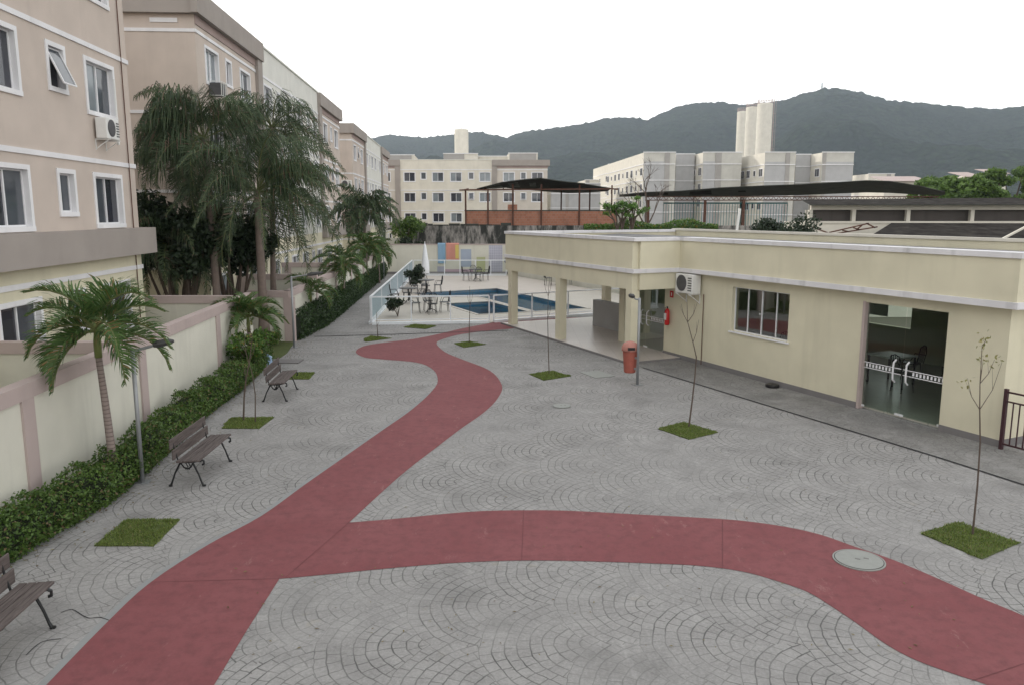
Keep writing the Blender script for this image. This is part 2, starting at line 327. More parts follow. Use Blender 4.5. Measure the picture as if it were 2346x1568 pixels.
# plaza sheet with the pool deck cut out
dk_c=[(a,b) for a,b in deck]
mb=MB(); mb.poly([[(-6.35,-6),*garden_edge,(-8.9,60),(-7.0,60),(-6.9,54.6),*[deck[0]],*deck[:0:-1][0:7][0:0],(-.86,30.95),(.9,32.3),(2.6,33.6),(5.6,34.2),(8.1,36.6),(16,26),(16,-6)]],0,1.5)
struct(mb.build('pavement',M['paving']))
K=Vector((-1.42,33.16))
kid=[K,K+e2*2.45,K+e2*2.45+dR*4.6,K+dR*4.6]
B0=K+e2*2.65
big=[B0,B0+e2*2.75,B0+e2*2.75+dR*10.6,B0+dR*10.2,B0+dR*10.0-e2*2.6,B0+dR*8.0-e2*2.4,B0+dR*6.5]
kid=[(v.x,v.y) for v in kid]; big=[(v.x,v.y) for v in big]
mb=MB(); mb.poly([deck,kid[::-1],big[::-1]],.03,1.6); struct(mb.build('pool_deck',M['deck']))
for nm,pl in (('children_pool',kid),('swimming_pool',big)):
    mb=MB(); mb.poly([pl],-1.1)
    for i in range(len(pl)):
        a=pl[i]; b=pl[(i+1)%len(pl)]; mb.quad((a[0],a[1],.0),(b[0],b[1],.0),(b[0],b[1],-1.1),(a[0],a[1],-1.1))
    struct(mb.build('pool_basin',M['pooltile']))
    mb=MB(); mb.poly([pl],-.1); struct(mb.build('pool_water',M['water']))
    mb=MB(); c=Vector((sum(p[0] for p in pl)/len(pl),sum(p[1] for p in pl)/len(pl)))
    for i in range(len(pl)):
        a=Vector(pl[i]); b=Vector(pl[(i+1)%len(pl)]); mb.bar((a.x,a.y,.038),(b.x,b.y,.038),.16,.024)
    struct(mb.build('pool_coping',M['deck']))
# red path (surveyed outline)
left=[(90,1585),(240,1430),(345,1333),(480,1245),(600,1180),(700,1108),(800,1038),(880,982),(940,940),(985,900),(1003,872),(992,846),(955,830),(880,823),(835,818),(815,805),(838,791),(900,782),(950,776),(1010,764),(1060,752),(1120,741),(1158,733),(1240,730),(1331,727)]
right=[(1340,731),(1260,741),(1180,752),(1125,757),(1060,765),(1017,776),(1000,786),(1020,806),(1060,823),(1122,848),(1150,882),(1140,912),(1110,943),(1055,982),(1000,1024),(930,1078),(860,1140),(800,1196)]
bup=[(800,1196),(900,1188),(1000,1178),(1100,1170),(1200,1168),(1300,1169),(1450,1177),(1600,1185),(1700,1192),(1800,1206),(1880,1224),(1960,1252),(2050,1283),(2150,1325),(2250,1370),(2346,1410),(2500,1480),(2900,1640)]
blo=[(2850,1830),(2420,1640),(2260,1568),(2200,1548),(2100,1512),(2030,1475),(1960,1425),(1900,1385),(1850,1355),(1780,1330),(1700,1308),(1600,1295),(1500,1290),(1350,1285),(1200,1283),(1050,1288),(900,1300),(760,1314),(640,1325)]
tail=[(640,1325),(560,1452),(478,1590)]
G=lambda l:[P(*q) for q in l]
outline=spline(G(left),4)+spline(G(right),4)+spline(G(bup),4)[1:]+spline(G(blo),4)+[P(*q) for q in tail[1:]]
outline=[q for i,q in enumerate(outline) if i==0 or (Vector(q)-Vector(outline[i-1])).length>.01]
mb=MB(); mb.poly([outline],.005); pth=struct(mb.build('path',M['redpath']))
# kerb-less cement margins and joints on the path
def strip_mesh(pts,w,z,mb):
    for a,b in zip(pts,pts[1:]):
        a=Vector((*a,0)); b=Vector((*b,0)); d=(b-a).normalized()*.0; r=Vector(((b-a).y,-(b-a).x,0)).normalized()*w/2
        mb.quad((*(a-r).xy,z),(*(a+r).xy,z),(*(b+r).xy,z),(*(b-r).xy,z))
mb=MB()
for l in ([(1655,1190),(1655,1302)],[(640,1325),(350,1333)],[(800,1196),(655,1322)],[(2225,1560),(2346,1520)],[(880,983),(1003,1022)],[(1200,1168),(1195,1283)]): strip_mesh(G(l),.006,.009,mb)
n=NT('joint_dark'); n.bsdf((.13,.048,.052),.9); struct(mb.build('path_joints',n.mat))
M['cementstrip']=stucco('cement_margin',(.27,.28,.28),.2)
mb=MB()
def offs(l,d):
    out=[]
    for i,q in enumerate(l):
        a=Vector(l[max(i-1,0)]); b=Vector(l[min(i+1,len(l)-1)]); t=(b-a).normalized(); out.append((q[0]-t.y*d,q[1]+t.x*d))
    return out
for l,d in ((spline(G(left[:10]),4),.06),): strip_mesh(offs(l,d*.7),.08,.003,mb)
struct(mb.build('path_margin',M['cementstrip']))
mb=MB(); strip_mesh(G([(1472,842),(1527,858),(1720,917),(2155,1049),(2420,1134)]),.055,.011,mb); strip_mesh(G([(720,771),(900,766),(1165,757)]),.10,.011,mb)
n=NT('drain_dark'); n.bsdf((.030,.030,.032),.8); struct(mb.build('drain_channel',n.mat))
# darker paving between drain and hall
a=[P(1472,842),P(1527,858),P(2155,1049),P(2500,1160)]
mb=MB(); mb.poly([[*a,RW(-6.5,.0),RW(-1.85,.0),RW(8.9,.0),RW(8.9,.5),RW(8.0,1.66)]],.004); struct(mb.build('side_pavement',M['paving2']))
# soil bed under the left hedges
mb=MB(); mb.poly([[(-6.36,-2),*garden_edge,(-9.3,55.3),(-8.0,30),(-7.6,26.5),(-8.75,26.4),(-8.3,19.6),(-7.2,10),(-6.9,-2)]],.02,.1); struct(mb.build('soil_bed',M['turf']))
# ---------------------------------------------------------------- grass squares with blades
def grass_square(pts,label,rough=.0):
    pl=[P(*q) for q in pts]
    mb=MB(); mb.poly([pl],.016,.02)
    t=mb.build('grass_square',[M['turf']]); tag(t,label,'grass patch','grass squares set in the paving')
    mb=MB(); rnd=random.Random(sum(ord(c_)*(i_+3) for i_,c_ in enumerate(label))&0xffff)
    c=Vector((sum(p[0] for p in pl)/4,sum(p[1] for p in pl)/4))
    dist=c.length; N=int(5200*min(1,(14/dist)**1.2)); s=max(1,(dist/11)**.8)
    A,B,C_,D_=[Vector(p) for p in pl]
    for i in range(N):
        u=rnd.random(); v=rnd.random(); q=(A*(1-u)+B*u)*(1-v)+(D_*(1-u)+C_*u)*v
        q=q+(q-c)*rnd.uniform(-.05,.05)+Vector((noise.noise(Vector((q.x*5,q.y*5,1)))*.06,noise.noise(Vector((q.x*5,q.y*5,7)))*.06))
        h=rnd.uniform(.012,.035); az=rnd.uniform(0,2*PI); w=.006*s; dx,dy=math.cos(az),math.sin(az); l=rnd.uniform(.005,.03)
        mb.quad((q.x-dy*w,q.y+dx*w,.01),(q.x+dy*w,q.y-dx*w,.01),(q.x+dx*l,q.y+dy*l,.012+h))
    struct(mb.build('blades',M['blade'],t),'stuff')
    return c
GS=[([(290,1190),(412,1190),(352,1250),(216,1250)],'bare grass square between the front bench and the second bench'),
([(530,956),(628,956),(594,981),(508,981)],'grass square on the left holding two crossed sapling stems'),
([(676,853),(722,853),(708,868),(662,868)],'small grass square just beyond the third bench'),
([(1508,982),(1563,967),(1645,990),(1578,1006)],'grass square in front of the hall with a tall crooked sapling'),
([(2110,1222),(2195,1196),(2335,1243),(2250,1280)],'grass square at the far right beside the red path'),
([(1213,857),(1265,849),(1308,861),(1246,871)],'grass square between the red path and the litter bin'),
([(1041,787),(1076,782),(1112,789),(1063,796)],'grass square right of the fork in the red path'),
([(833,777),(850,770),(897,775),(838,783)],'grass square by the left tip of the red path'),
([(925,750),(950,743),(1000,747),(975,754)],'half worn grass square in front of the glass pool fence')]
for pts,lab in GS: grass_square(pts,lab)
# ---------------------------------------------------------------- window kits
def win_kit(w,h,kind):
    t=.10
    mb=MB(); y=-.028
    mb.box(-t,w+t,y,0,h,h+t); mb.box(-t,w+t,y-.012,0,-t,0); mb.box(-t,0,y,0,0,h); mb.box(w,w+t,y,0,0,h)
    sur=mb.build('window',M['white'])
    mb=MB(); f=.035; yy=.09
    mb.box(0,w,yy,yy+.04,0,f); mb.box(0,w,yy,yy+.04,h-f,h); mb.box(0,f,yy,yy+.04,f,h-f); mb.box(w-f,w,yy,yy+.04,f,h-f)
    if kind=='L': mb.box(w*.5-.025,w*.5+.02,yy-.012,yy+.03,f,h-f)
    mb.build('frame',M['alu'],sur)
    return sur
def add_pane(sur,w,h,mats,tilt=0):
    mb=MB(); 
    if tilt:
        mb.mi=0; mb.box(0.02,w-.02,.135,.14,.02,h-.02); mb.build('pane',[M['pane']],sur)
        mb=MB(); a=math.radians(tilt); hh=h*.96
        z1=h-.03; y1=.06
        def pt(x,l): return (x,y1-math.sin(a)*l,z1-math.cos(a)*l)
        for x in (.03,w-.06): mb.bar(pt(x+.015,0),pt(x+.015,hh),.03,.03,(1,0,0))
        for l in (0,hh): mb.bar(pt(.03,l),pt(w-.03,l),.03,.03)
        mb.mi=1; mb.quad(pt(.05,.02),pt(w-.05,.02),pt(w-.05,hh-.02),pt(.05,hh-.02)); mb.build('open_sash',[M['alu'],M['pane3']],sur)
    else:
        if len(mats)==2:
            mb.box(0.02,w*.5,.112,.118,.02,h-.02); mb.mi=1; mb.box(w*.5,w-.02,.108,.114,.02,h-.02)
        else: mb.box(0.02,w-.02,.112,.118,.02,h-.02)
        mb.build('pane',[M[m] for m in mats],sur)
KITS={}
def kit(kind,var):
    key=(kind,var)
    if key not in KITS:
        w,h=(1.42,1.13) if kind=='L' else (.64,.84)
        s=win_kit(w,h,kind)
        if kind=='L': add_pane(s,w,h,{0:['pane','pane'],1:['pane3','pane'],2:['pane2','pane3'],3:['pane2','pane2'],4:['pane','pane3']}[var])
        else: add_pane(s,w,h,['pane3'] if var==0 else ['pane'],0 if var<2 else 24)
        s['used']=0; KITS[key]=s
    return KITS[key]
def put_window(parent,kind,var,x,z,y=0):
    s=kit(kind,var)
    if not s['used']:
        s['used']=1; s.parent=parent; s.location=(x,y,z); return s
    return copy_part(s,parent,(x,y,z))
def facade(mb,x0,x1,z0,z1,y,holes,mi,depth=.14,rmi=0):
    xs=sorted({x0,x1,*[a for h in holes for a in h[:2]]}); zs=sorted({z0,z1,*[a for h in holes for a in h[2:]]})
    mb.mi=mi
    for a,b in zip(xs,xs[1:]):
        for c,d in zip(zs,zs[1:]):
            mx,mz=(a+b)/2,(c+d)/2
            if any(h[0]<mx<h[1] and h[2]<mz<h[3] for h in holes): continue
            mb.quad((a,y,c),(b,y,c),(b,y,d),(a,y,d))
    mb.mi=rmi
    for a,b,c,d in holes:
        mb.quad((a,y,c),(b,y,c),(b,y+depth,c),(a,y+depth,c)); mb.quad((a,y,d),(a,y+depth,d),(b,y+depth,d),(b,y,d))
        mb.quad((a,y,c),(a,y+depth,c),(a,y+depth,d),(a,y,d)); mb.quad((b,y,c),(b,y,d),(b,y+depth,d),(b,y+depth,c))
        mb.mi=5; mb.quad((a,y+depth,c),(b,y+depth,c),(b,y+depth,d),(a,y+depth,d)); mb.mi=rmi
ST=2.66
SITES=[('L',.97),('S',3.42),('L',5.36),('L',9.2),('S',11.82),('L',13.6),('L',16.4),('S',19.2),('L',20.9),('L',24.6),('S',27.3),('L',29.0)]
MATS6=lambda:[M['creamB'],M['pink'],M['white'],M['taupe'],M['terra'],M['pane'],M['cream']]
def apartment(label,origin,rz,dz,L=31.4,W=14,pinkm='pink',creamm='creamB',x_min=None,kx=1.0,seed=0,only=None,bays=((0,7.8,'r'),(23.6,31.4,'l')),storeys=4,opens=()):
    rnd=random.Random(seed)
    t=thing('apartment_block',label,'building',(origin[0],origin[1],dz),rz,'four storey apartment blocks')
    mb=MB(); zg,zb,zc,zt=-1.6-dz,3.55,11.35,12.1
    wins=[]
    for kind,x in SITES:
        x*=kx; w,h=(1.42,1.13) if kind=='L' else (.64,.84)
        for fl in range(storeys):
            z=(1.36 if kind=='L' else 1.65)+ST*fl
            wins.append((kind,x,z,w*kx if 0 else w,h,fl))
    if only: wins=[q for q in wins if only(q)]
    hole=lambda q:(q[1],q[1]+q[3],q[2],q[2]+q[4])
    low=[hole(q) for q in wins if q[5]==0]; up=[q for q in wins if q[5]>0]
    facade(mb,0,L,zg,zb,0,low,6,rmi=2)
    segs=[(a*kx,b*kx) for a,b,_ in bays]; m0=segs[0][1]; m1=segs[1][0]
    facade(mb,segs[0][0],m0,zb,zc,0,[hole(q) for q in up if q[1]<m0],1,rmi=2)
    facade(mb,m1,L,zb,zc,0,[hole(q) for q in up if q[1]>m1],1,rmi=2)
    facade(mb,m0,m1,zb,zt,0,[hole(q) for q in up if m0<q[1]<m1],0,rmi=2)
    mb.mi=6
    mb.quad((0,0,zg),(0,0,zb),(0,W,zb),(0,W,zg)); mb.quad((L,0,zg),(L,W,zg),(L,W,zb),(L,0,zb))
    mb.mi=1
    mb.quad((0,0,zb),(0,0,zt),(0,W,zt),(0,W,zb)); mb.quad((L,0,zb),(L,W,zb),(L,W,zt),(L,0,zt))
    mb.mi=0; mb.quad((0,W,zg),(0,W,zt),(L,W,zt),(L,W,zg)); mb.mi=3; mb.quad((0,0,zt-.3),(L,0,zt-.3),(L,W,zt-.3),(0,W,zt-.3))
    mb.quad((0,.01,zc),(m0,.01,zc),(m0,.01,zt),(0,.01,zt)); mb.quad((m1,.01,zc),(L,.01,zc),(L,.01,zt),(m1,.01,zt))
    ml=MATS6(); ml[1]=M[pinkm]; ml[0]=M[creamm]; mb.build('wall',ml,t)
    # bands
    mb=MB()
    for fl in range(4):
        z=2.80+ST*fl
        xs=[(-.03,L+.03)] if fl==0 else [(-.03,m0),(m0+.8*kx,m1-.8*kx),(m1,L+.03)]
        for a,b in xs: mb.box(a,b,-.03,0,z,z+.11)
        mb.box(-.03,0,0,W,z,z+.11); mb.box(L,L+.03,0,W,z,z+.11)
    mb.build('band',M['white'],t)
    # taupe frame: bottom ledge, top cornice, inner strip
    e=.32
    for a,b,sd in ((0,m0,'r'),(m1,L,'l')):
        mb=MB(); A=a-e if sd=='r' else a-.8*kx; B=b+.8*kx if sd=='r' else b+e
        mb.box(A,B,-e,-.002,3.22,3.90)
        mb.box(A,B,-e*.7,-.002,11.35,zt+.02)
        if sd=='r': mb.box(b,b+.8*kx,-.14,-.003,3.90,11.35); mb.box(a-e,a-.002,-.002,W,3.22,3.90); mb.box(a-e*.7,a-.002,-.002,W,11.35,zt+.02)
        else: mb.box(a-.8*kx,a,-.14,-.003,3.90,11.35); mb.box(b+.002,b+e,-.002,W,3.22,3.90); mb.box(b+.002,b+e*.7,-.002,W,11.35,zt+.02)
        mb.build('frame_surround',M['taupe'],t)
        mb=MB(); mb.box(a+.002,b-.002,-.035,-.001,11.05,11.35); mb.build('band',M['terra'],t)
    mb=MB(); mb.box(m0+.8*kx,m1-.8*kx,-.06,.2,zt,zt+.08); mb.build('parapet_cap',M['creamB'],t)
    for i,q in enumerate(wins):
        var=rnd.choice([0,0,1,2,3,4,1,2,4]) if q[0]=='L' else rnd.choice([0,1,2,0])
        key=(q[5],SITES_IDX(q[1]/kx))
        for o in opens:
            if o[0]==key: var=o[1]
        put_window(t,q[0],var,q[1],q[2])
    return t
def SITES_IDX(x): return min(range(12),key=lambda i:abs(SITES[i][1]-x))
AZ=math.radians(3.5); dL=Vector((-math.sin(AZ),math.cos(AZ))); LROT=math.atan2(dL.y,dL.x)
A0=Vector((-10.1,21.6))-dL*31.4
blkA=apartment('nearest pinkish apartment block filling the top left corner, with a large split air conditioner',A0,LROT,0,seed=3,only=lambda q:q[1]>15,opens=[((1,9),4),((2,10),2),((2,11),2),((2,9),1),((1,11),1),((1,10),0),((0,11),0),((0,9),4)])
B0_=Vector((-10.67,27.9))
blkB=apartment('second apartment block on the left behind the tall feathery palms',B0_,LROT,-.49,seed=5,opens=[((2,8),2),((2,7),2),((2,10),2),((3,0),3),((3,2),2)])
C0=B0_+dL*38.0
blkC=apartment('third apartment block on the left at the far end of the side path',C0,LROT,-.72,seed=8,opens=[((3,1),2),((2,1),2)])
mb=MB(); mb.box(-.03,-.002,.55,1.45,11.08,11.22); mb.build('vent_grille',M['white'],blkB)
# cross block D
x0=Q(793,500,107)[0]
blkD=apartment('long cream apartment block across the end of the pool area',(x0,107),0,-.95,L=31.4*.857+.0,W=11,kx=.857,seed=11,pinkm='palepink',creamm='dcream')
# ---------------------------------------------------------------- air conditioners
def ac_unit(label,loc,rz,sc_=1.0,cage=False):
    t=thing('air_conditioner',label,'air conditioner',loc,rz,'air conditioner units on the walls'); t.scale=(sc_,)*3
    mb=MB(); mb.box(0,.80,-.36,-.06,0,.55); mb.build('casing',M['acw'],t,bevel=.02)
    mb=MB(); mb.lathe([(.23,0),(.23,.012),(.19,.02),(.03,.02)],24); o=mb.build('fan_grille',M['acdark'],t,(.30,-.361,.29)); o.rotation_euler=(PI/2,0,0)
    mb=MB()
    for i in range(6): mb.box(.60,.76,-.372,-.361,.08+i*.07,.11+i*.07)
    mb.build('vent_slats',M['acdark'],t)
    mb=MB()
    for x in (.08,.70): mb.bar((x,-.40,-.02),(x,0,-.02),.03,.03); mb.bar((x,-.002,-.02),(x,-.002,-.30),.03,.03); mb.bar((x,-.36,-.03),(x,-.01,-.27),.02,.02)
    mb.build('bracket',M['acw'],t); return t
def onL(s,out,z): v=Vector((-10.1,21.6))+dL*s; return (v.x+out*dL.y,v.y-out*dL.x*1.0,z)
ac_unit('white split air conditioner under the open curtained window of the nearest block',onL(-2.25,.0,6.05),LROT,.88)
mb=MB(); mb.tube([(0,0,0),(0,.0,-1.6)],.03,8); t=mb.build('conduit',M['acw'],None,onL(-.95,.03,7.6)); tag(t,'white pipe running down the corner of the nearest block to its air conditioner','pipe')
mb=MB(); mb.tube([(0,0,0),(0,0,-9.5)],.014,6); t=mb.build('cable',M['rust'],None,onL(-.42,.03,11.0)); tag(t,'thin dark cable running down near the corner of the nearest block','cable')
def onB(s,out,z): v=B0_+dL*s; return (v.x+out*dL.y,v.y-out*dL.x,z)
t=thing('air_conditioner','caged window air conditioner below the top floor window of the second block','air conditioner',onB(1.15,0,8.42),LROT,'air conditioner units on the walls')
mb=MB(); mb.box(0,.62,-.42,.0,0,.42); mb.build('casing',M['acdark'],t)
mb=MB()
for x in (-.03,.20,.43,.65): mb.bar((x,-.45,-.02),(x,-.45,.46),.02,.02)
for z in (-.02,.46): mb.bar((-.03,-.45,z),(.65,-.45,z),.02,.02); mb.bar((-.03,-.45,z),(-.03,0,z),.02,.02); mb.bar((.65,-.45,z),(.65,0,z),.02,.02)
mb.build('cage',M['acw'],t)
vg=C0-dL*.02; ac=ac_unit('small air conditioner on the blank end wall of the third block',(vg.x-.9,vg.y,6.35),0)
# ---------------------------------------------------------------- left boundary wall
def bwall(label,pts,h,th,pil,z0=-.1,side=-1,mat='wcream'):
    a=Vector(pts[0]); b=Vector(pts[1]); d=(b-a); L=d.length; rz=math.atan2(d.y,d.x)
    t=thing('boundary_wall',label,'wall',(a.x,a.y,0),rz,'boundary walls')
    mb=MB(); mb.box(0,L,0,th,z0,h-.22); mb.build('wall',M[mat],t)
    mb=MB(); mb.box(0,L,-.035,th+.035,h-.22,h); mb.build('coping',M['coping'],t)
    for s in pil:
        mb=MB(); mb.box(s-.16,s+.16,-.035,th+.035,z0,h-.221); mb.build('pillar',M['coping'],t)
    return t
w0=Vector(P(0,900,1.92)); w1=Vector(P(528,689,1.92)); dw=(w1-w0).normalized()
def sw(u,vtop): return (Vector(P(u,vtop,1.92))-(w0-dw*7)).length
bwall('near cream garden wall with pink coping and pillars behind the first two benches',(w0-dw*7,w1+dw*2.3),1.92,.15,[sw(62,878),sw(325,772),sw(494,702),1.5,4.0])
bwall('short cream wall stub facing the plaza beside the big palm trunk',((-8.9,26.45),(-7.45,26.3)),1.72,.15,[1.42])
bwall('long cream garden wall behind the clipped hedge along the side path',((-7.45,26.3),(-9.15,62.0)),1.72,.15,[.2,4.6,9,13.4,17.8,22.2,26.6,31])
bwall('first cross wall of the private garden nearest the camera',((-9.8,14.6),(-7.3,14.6)),1.915,.12,[])
bwall('second cross wall meeting the near garden wall in front of the dark gap',((-13.5,22.85),(-8.15,22.85)),1.915,.12,[])
bwall('garden cross wall behind the stub wall below the pale windows',((-11.0,31.2),(-7.7,31.2)),1.9,.12,[.3])
bwall('farther garden cross wall along the second block',((-11.2,38.5),(-8.1,38.5)),1.9,.12,[.3])
# ---------------------------------------------------------------- foliage helpers
def leafq(mb,p,s,rnd,up=.3,asp=.5):
    d=Vector((rnd.gauss(0,1),rnd.gauss(0,1),rnd.gauss(0,1)+up)).normalized(); a=d.orthogonal().normalized()
    a=(Matrix.Rotation(rnd.uniform(0,2*PI),3,d)@a); b=d.cross(a)
    p=Vector(p); l=a*s; w=b*s*asp
    mb.quad(tuple(p-l),tuple(p+w-l*.1),tuple(p+l),tuple(p-w-l*.1))
def hedge(label,front,width,h,mat,ls,dens,seed,wob=.08,cat='hedge'):
    rnd=random.Random(seed); t=thing('hedge',label,cat,(0,0,0))
    pts=[Vector(p) for p in front]; core=MB(); lv=MB(); acc=0
    def prof(q): return 1+wob*2.2*(noise.noise(Vector((q.x*1.3,q.y*1.3,seed)))+.5*noise.noise(Vector((q.x*4,q.y*4,seed+9))))
    for a,b in zip(pts,pts[1:]):
        d=(b-a); L=d.length; d.normalize(); nrm=Vector((-d.y,d.x))  # towards wall
        core.bar((*(a+nrm*(width/2)),h*.44),(*(b+nrm*(width/2)),h*.44),width*.84,h*.78)
        for i in range(int(L*(width+h)*dens)):
            s=rnd.uniform(0,L); base=a+d*s; k_=prof(base); hh=h*k_
            r=rnd.random()*(width+h*1.0)
            if r<h:
                z=r/h*hh; o=(-.03-.10*math.sin(z/hh*PI)*k_)+rnd.gauss(0,.035)+.10*max(0,z/hh-.75)*4*.5
                q=base+nrm*o; p=(q.x,q.y,max(.02,z))
            else:
                o=(r-h); q=base+nrm*o; rim=min(1,o/.15+.4); p=(q.x,q.y,hh*(.9+.1*rim)+rnd.gauss(0,.03)+.05*noise.noise(Vector((q.x*5,q.y*5,3))))
            leafq(lv,p,ls*rnd.uniform(.6,1.25),rnd,.5)
    core.build('branches',M['hcore'],t); lv.build('foliage',M[mat],t); return t
hedge('long loose green hedge along the near garden wall behind the benches',[(-6.4,7.2),(-6.3,9.17),(-6.08,11.4),(-6.25,13.5),(-6.6,16.5),(-6.7,19),(-6.95,21.2),(-7.1,22.6)],.46,.52,'hedge',.030,2000,4,.17)
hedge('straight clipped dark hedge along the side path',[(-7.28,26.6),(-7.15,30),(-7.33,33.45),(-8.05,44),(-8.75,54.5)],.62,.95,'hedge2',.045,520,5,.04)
def shrub(label,loc,r,h,mat,ls,N,seed,name='shrub',zc=.55,cat='shrub',trunk=True,clumps=9,flat=.8):
    rnd=random.Random(seed); t=thing(name,label,cat,loc); lv=MB(); st=MB()
    for c in range(clumps):
        a=rnd.uniform(0,2*PI); rr=r*math.sqrt(rnd.random())*.75; cz=h*rnd.uniform(zc*.55,.86); cr=r*rnd.uniform(.34,.52)
        cc=Vector((rr*math.cos(a),rr*math.sin(a),cz))
        if trunk: st.tube([(0,0,0),tuple(cc*.5+Vector((rnd.uniform(-.1,.1)*r,0,0))),tuple(cc)],[.014*h,.010*h,.005*h],5)
        for i in range(N//clumps):
            d=Vector((rnd.gauss(0,1),rnd.gauss(0,1),rnd.gauss(0,1))).normalized()*cr*(rnd.random()**.45); d.z*=flat
            leafq(lv,cc+d,ls*rnd.uniform(.6,1.3),rnd,.5)
    if trunk: st.build('trunk',M['twig'],t)
    lv.build('crown',M[mat],t); return t
shrub('tall bright shrub ending the near hedge beside the third bench',(-7.0,20.9,0),.62,1.55,'shrub',.05,2600,21)
# ---------------------------------------------------------------- palms
def frond(lv,rc,base,az,el,L,droop,ll,nl,lw,hang,rnd,vee=.5,twist=0,start=.14):
    p=Vector(base); pts=[p.copy()]; dirs=[]; N=14; e=el
    for i in range(N):
        t=(i+.5)/N; e=el-droop*(t**1.25); d=Vector((math.cos(az)*math.cos(e),math.sin(az)*math.cos(e),math.sin(e))); p=p+d*(L/N); pts.append(p.copy()); dirs.append(d)
    rc.tube([tuple(q) for q in pts[::2]],[.020*(1-i/9)+.004 for i in range(len(pts[::2]))],4)
    side=Vector((-math.sin(az),math.cos(az),0))
    for j in range(nl):
        t=start+(1-start)*(j+rnd.random()*.6)/nl
        x=t*N; i=min(N-1,int(x)); q=pts[i].lerp(pts[i+1],x-i); d=dirs[i]; nrm=side.cross(d).normalized()
        if nrm.z<0: nrm=-nrm
        l=ll*(math.sin(min(1,t*1.15)**.7*PI*.86+.25))*rnd.uniform(.85,1.15)
        for sg in (-1,1):
            a=rnd.uniform(.75,1.05)*(1-.35*t); v=(side*sg*math.sin(a)+d*math.cos(a)+nrm*(vee+rnd.gauss(0,.12 if hang<1 else .45))).normalized()
            m=q+v*l*.45; v2=(v+Vector((0,0,-1))*hang*rnd.uniform(.8,1.3)).normalized(); m2=m+v2*l*.35; v3=(v2+Vector((0,0,-1))*hang*1.2).normalized(); tip=m2+v3*l*.25
            w=d*lw*.5
            lv.quad(tuple(q-w*.6),tuple(q+w*.6),tuple(m+w),tuple(m-w)); lv.quad(tuple(m-w),tuple(m+w),tuple(m2+w*.7),tuple(m2-w*.7)); lv.quad(tuple(m2-w*.7),tuple(m2+w*.7),tuple(tip))
def palm(label,loc,th,r0,L,nf,seed,mat='palm',hang=.35,ll=.42,nl=34,lw=.028,droop=(1.5,2.0),lean=(0,0),elr=(-.2,1.35),shaft=True,vee=.55,ring='ring',group='small palms along the left wall',start=.14,bias=None):
    rnd=random.Random(seed); t=thing('palm_tree',label,'palm tree',loc,0,group)
    pts=[(lean[0]*(i/6)**1.5,lean[1]*(i/6)**1.5,th*i/6-.02) for i in range(7)]
    mb=MB(); mb.tube(pts,[r0*(1.35-.55*min(1,i/1.5)) if i<2 else r0*(.95-.3*i/6) for i in range(7)],12); mb.build('trunk',M[ring],t,smooth=True)
    top=Vector(pts[-1])
    if shaft:
        mb=MB(); mb.tube([top-Vector((0,0,.02)),top+Vector((0,0,.22)),top+Vector((0,0,.5))],[r0*.78,r0*.8,r0*.35],10); mb.build('crownshaft',M['shaft'],t,smooth=True); top=top+Vector((0,0,.42))
    lv=MB(); rc=MB()
    for i in range(nf):
        f=(i+.5)/nf; el=elr[1]-(elr[1]-elr[0])*f**.9+rnd.gauss(0,.08); az=i*2.399+rnd.gauss(0,.15)+seed
        if bias is not None and rnd.random()<bias[1]: az=bias[0]+rnd.gauss(0,.9)
        frond(lv,rc,top+Vector((0,0,rnd.uniform(-.06,.04))),az,el,L*rnd.uniform(.85,1.1),rnd.uniform(*droop)*(.75+.35*(1-f)),ll,nl,lw,hang,rnd,vee,start=start)
    rc.build('frond_stalks',M['rachis'],t); lv.build('crown',M[mat],t); return t
palm('closest small palm with a ringed trunk rising from the near hedge',(-6.32,12.05,0),2.12,.072,1.28,18,1,ll=.50,nl=46,lw=.030,hang=.35,droop=(1.5,2.1),lean=(-.12,.05))
palm('small palm at the end of the near hedge by the wall stub',(-7.35,21.8,0),1.05,.07,1.25,17,2,ll=.44,nl=38,hang=.35,lw=.04)
palm('short palm above the clipped hedge beside the second lamp post',(-7.5,29.3,0),1.05,.06,1.25,13,3,ll=.42,nl=32,hang=.35,lw=.042)
palm('slim palm in the side path hedge with drooping full crown',(-7.5,35.2,0),1.75,.06,1.6,19,4,ll=.52,nl=34,hang=.6,lw=.055,elr=(-.7,1.3))
palm('slim palm with rounded crown right of the drooping palm',(-8.15,44.5,0),2.1,.06,1.6,18,5,ll=.52,nl=28,hang=.6,lw=.07,elr=(-.6,1.3))
palm('farthest small palm in the clipped hedge near the lamp post',(-8.2,48.8,0),1.6,.06,1.5,17,6,ll=.52,nl=26,hang=.6,lw=.07,elr=(-.6,1.3))
palm('small leaning palm low over the far end of the side path hedge',(-8.5,41.0,0),1.1,.055,1.1,10,16,ll=.36,nl=18,hang=.5,lw=.05)
QP=dict(mat='palm2',shaft=False,ring='ptrunk',group='tall feathery palms by the second block')
palm('big feathery palm with thick reddish trunk standing beside the wall stub',(-8.15,25.7,0),5.0,.17,3.5,34,7,hang=1.6,ll=.95,nl=82,lw=.028,droop=(1.3,2.4),elr=(-.65,1.45),vee=.35,**QP,bias=(.1,.38))
palm('tall feathery palm with pale forked trunk left of the thick trunk',(-9.55,25.5,0),6.6,.14,2.8,33,8,hang=1.8,ll=1.2,nl=80,lw=.028,droop=(1.6,2.6),elr=(-.9,1.45),lean=(-.15,.1),vee=.35,**QP,bias=(PI,.25))
palm('tall feathery palm behind the others against the second block',(-8.75,28.8,0),7.3,.12,2.6,22,9,hang=1.2,ll=.85,nl=74,lw=.028,droop=(1.6,2.5),elr=(-.7,1.4),lean=(.25,.1),vee=.35,**QP)
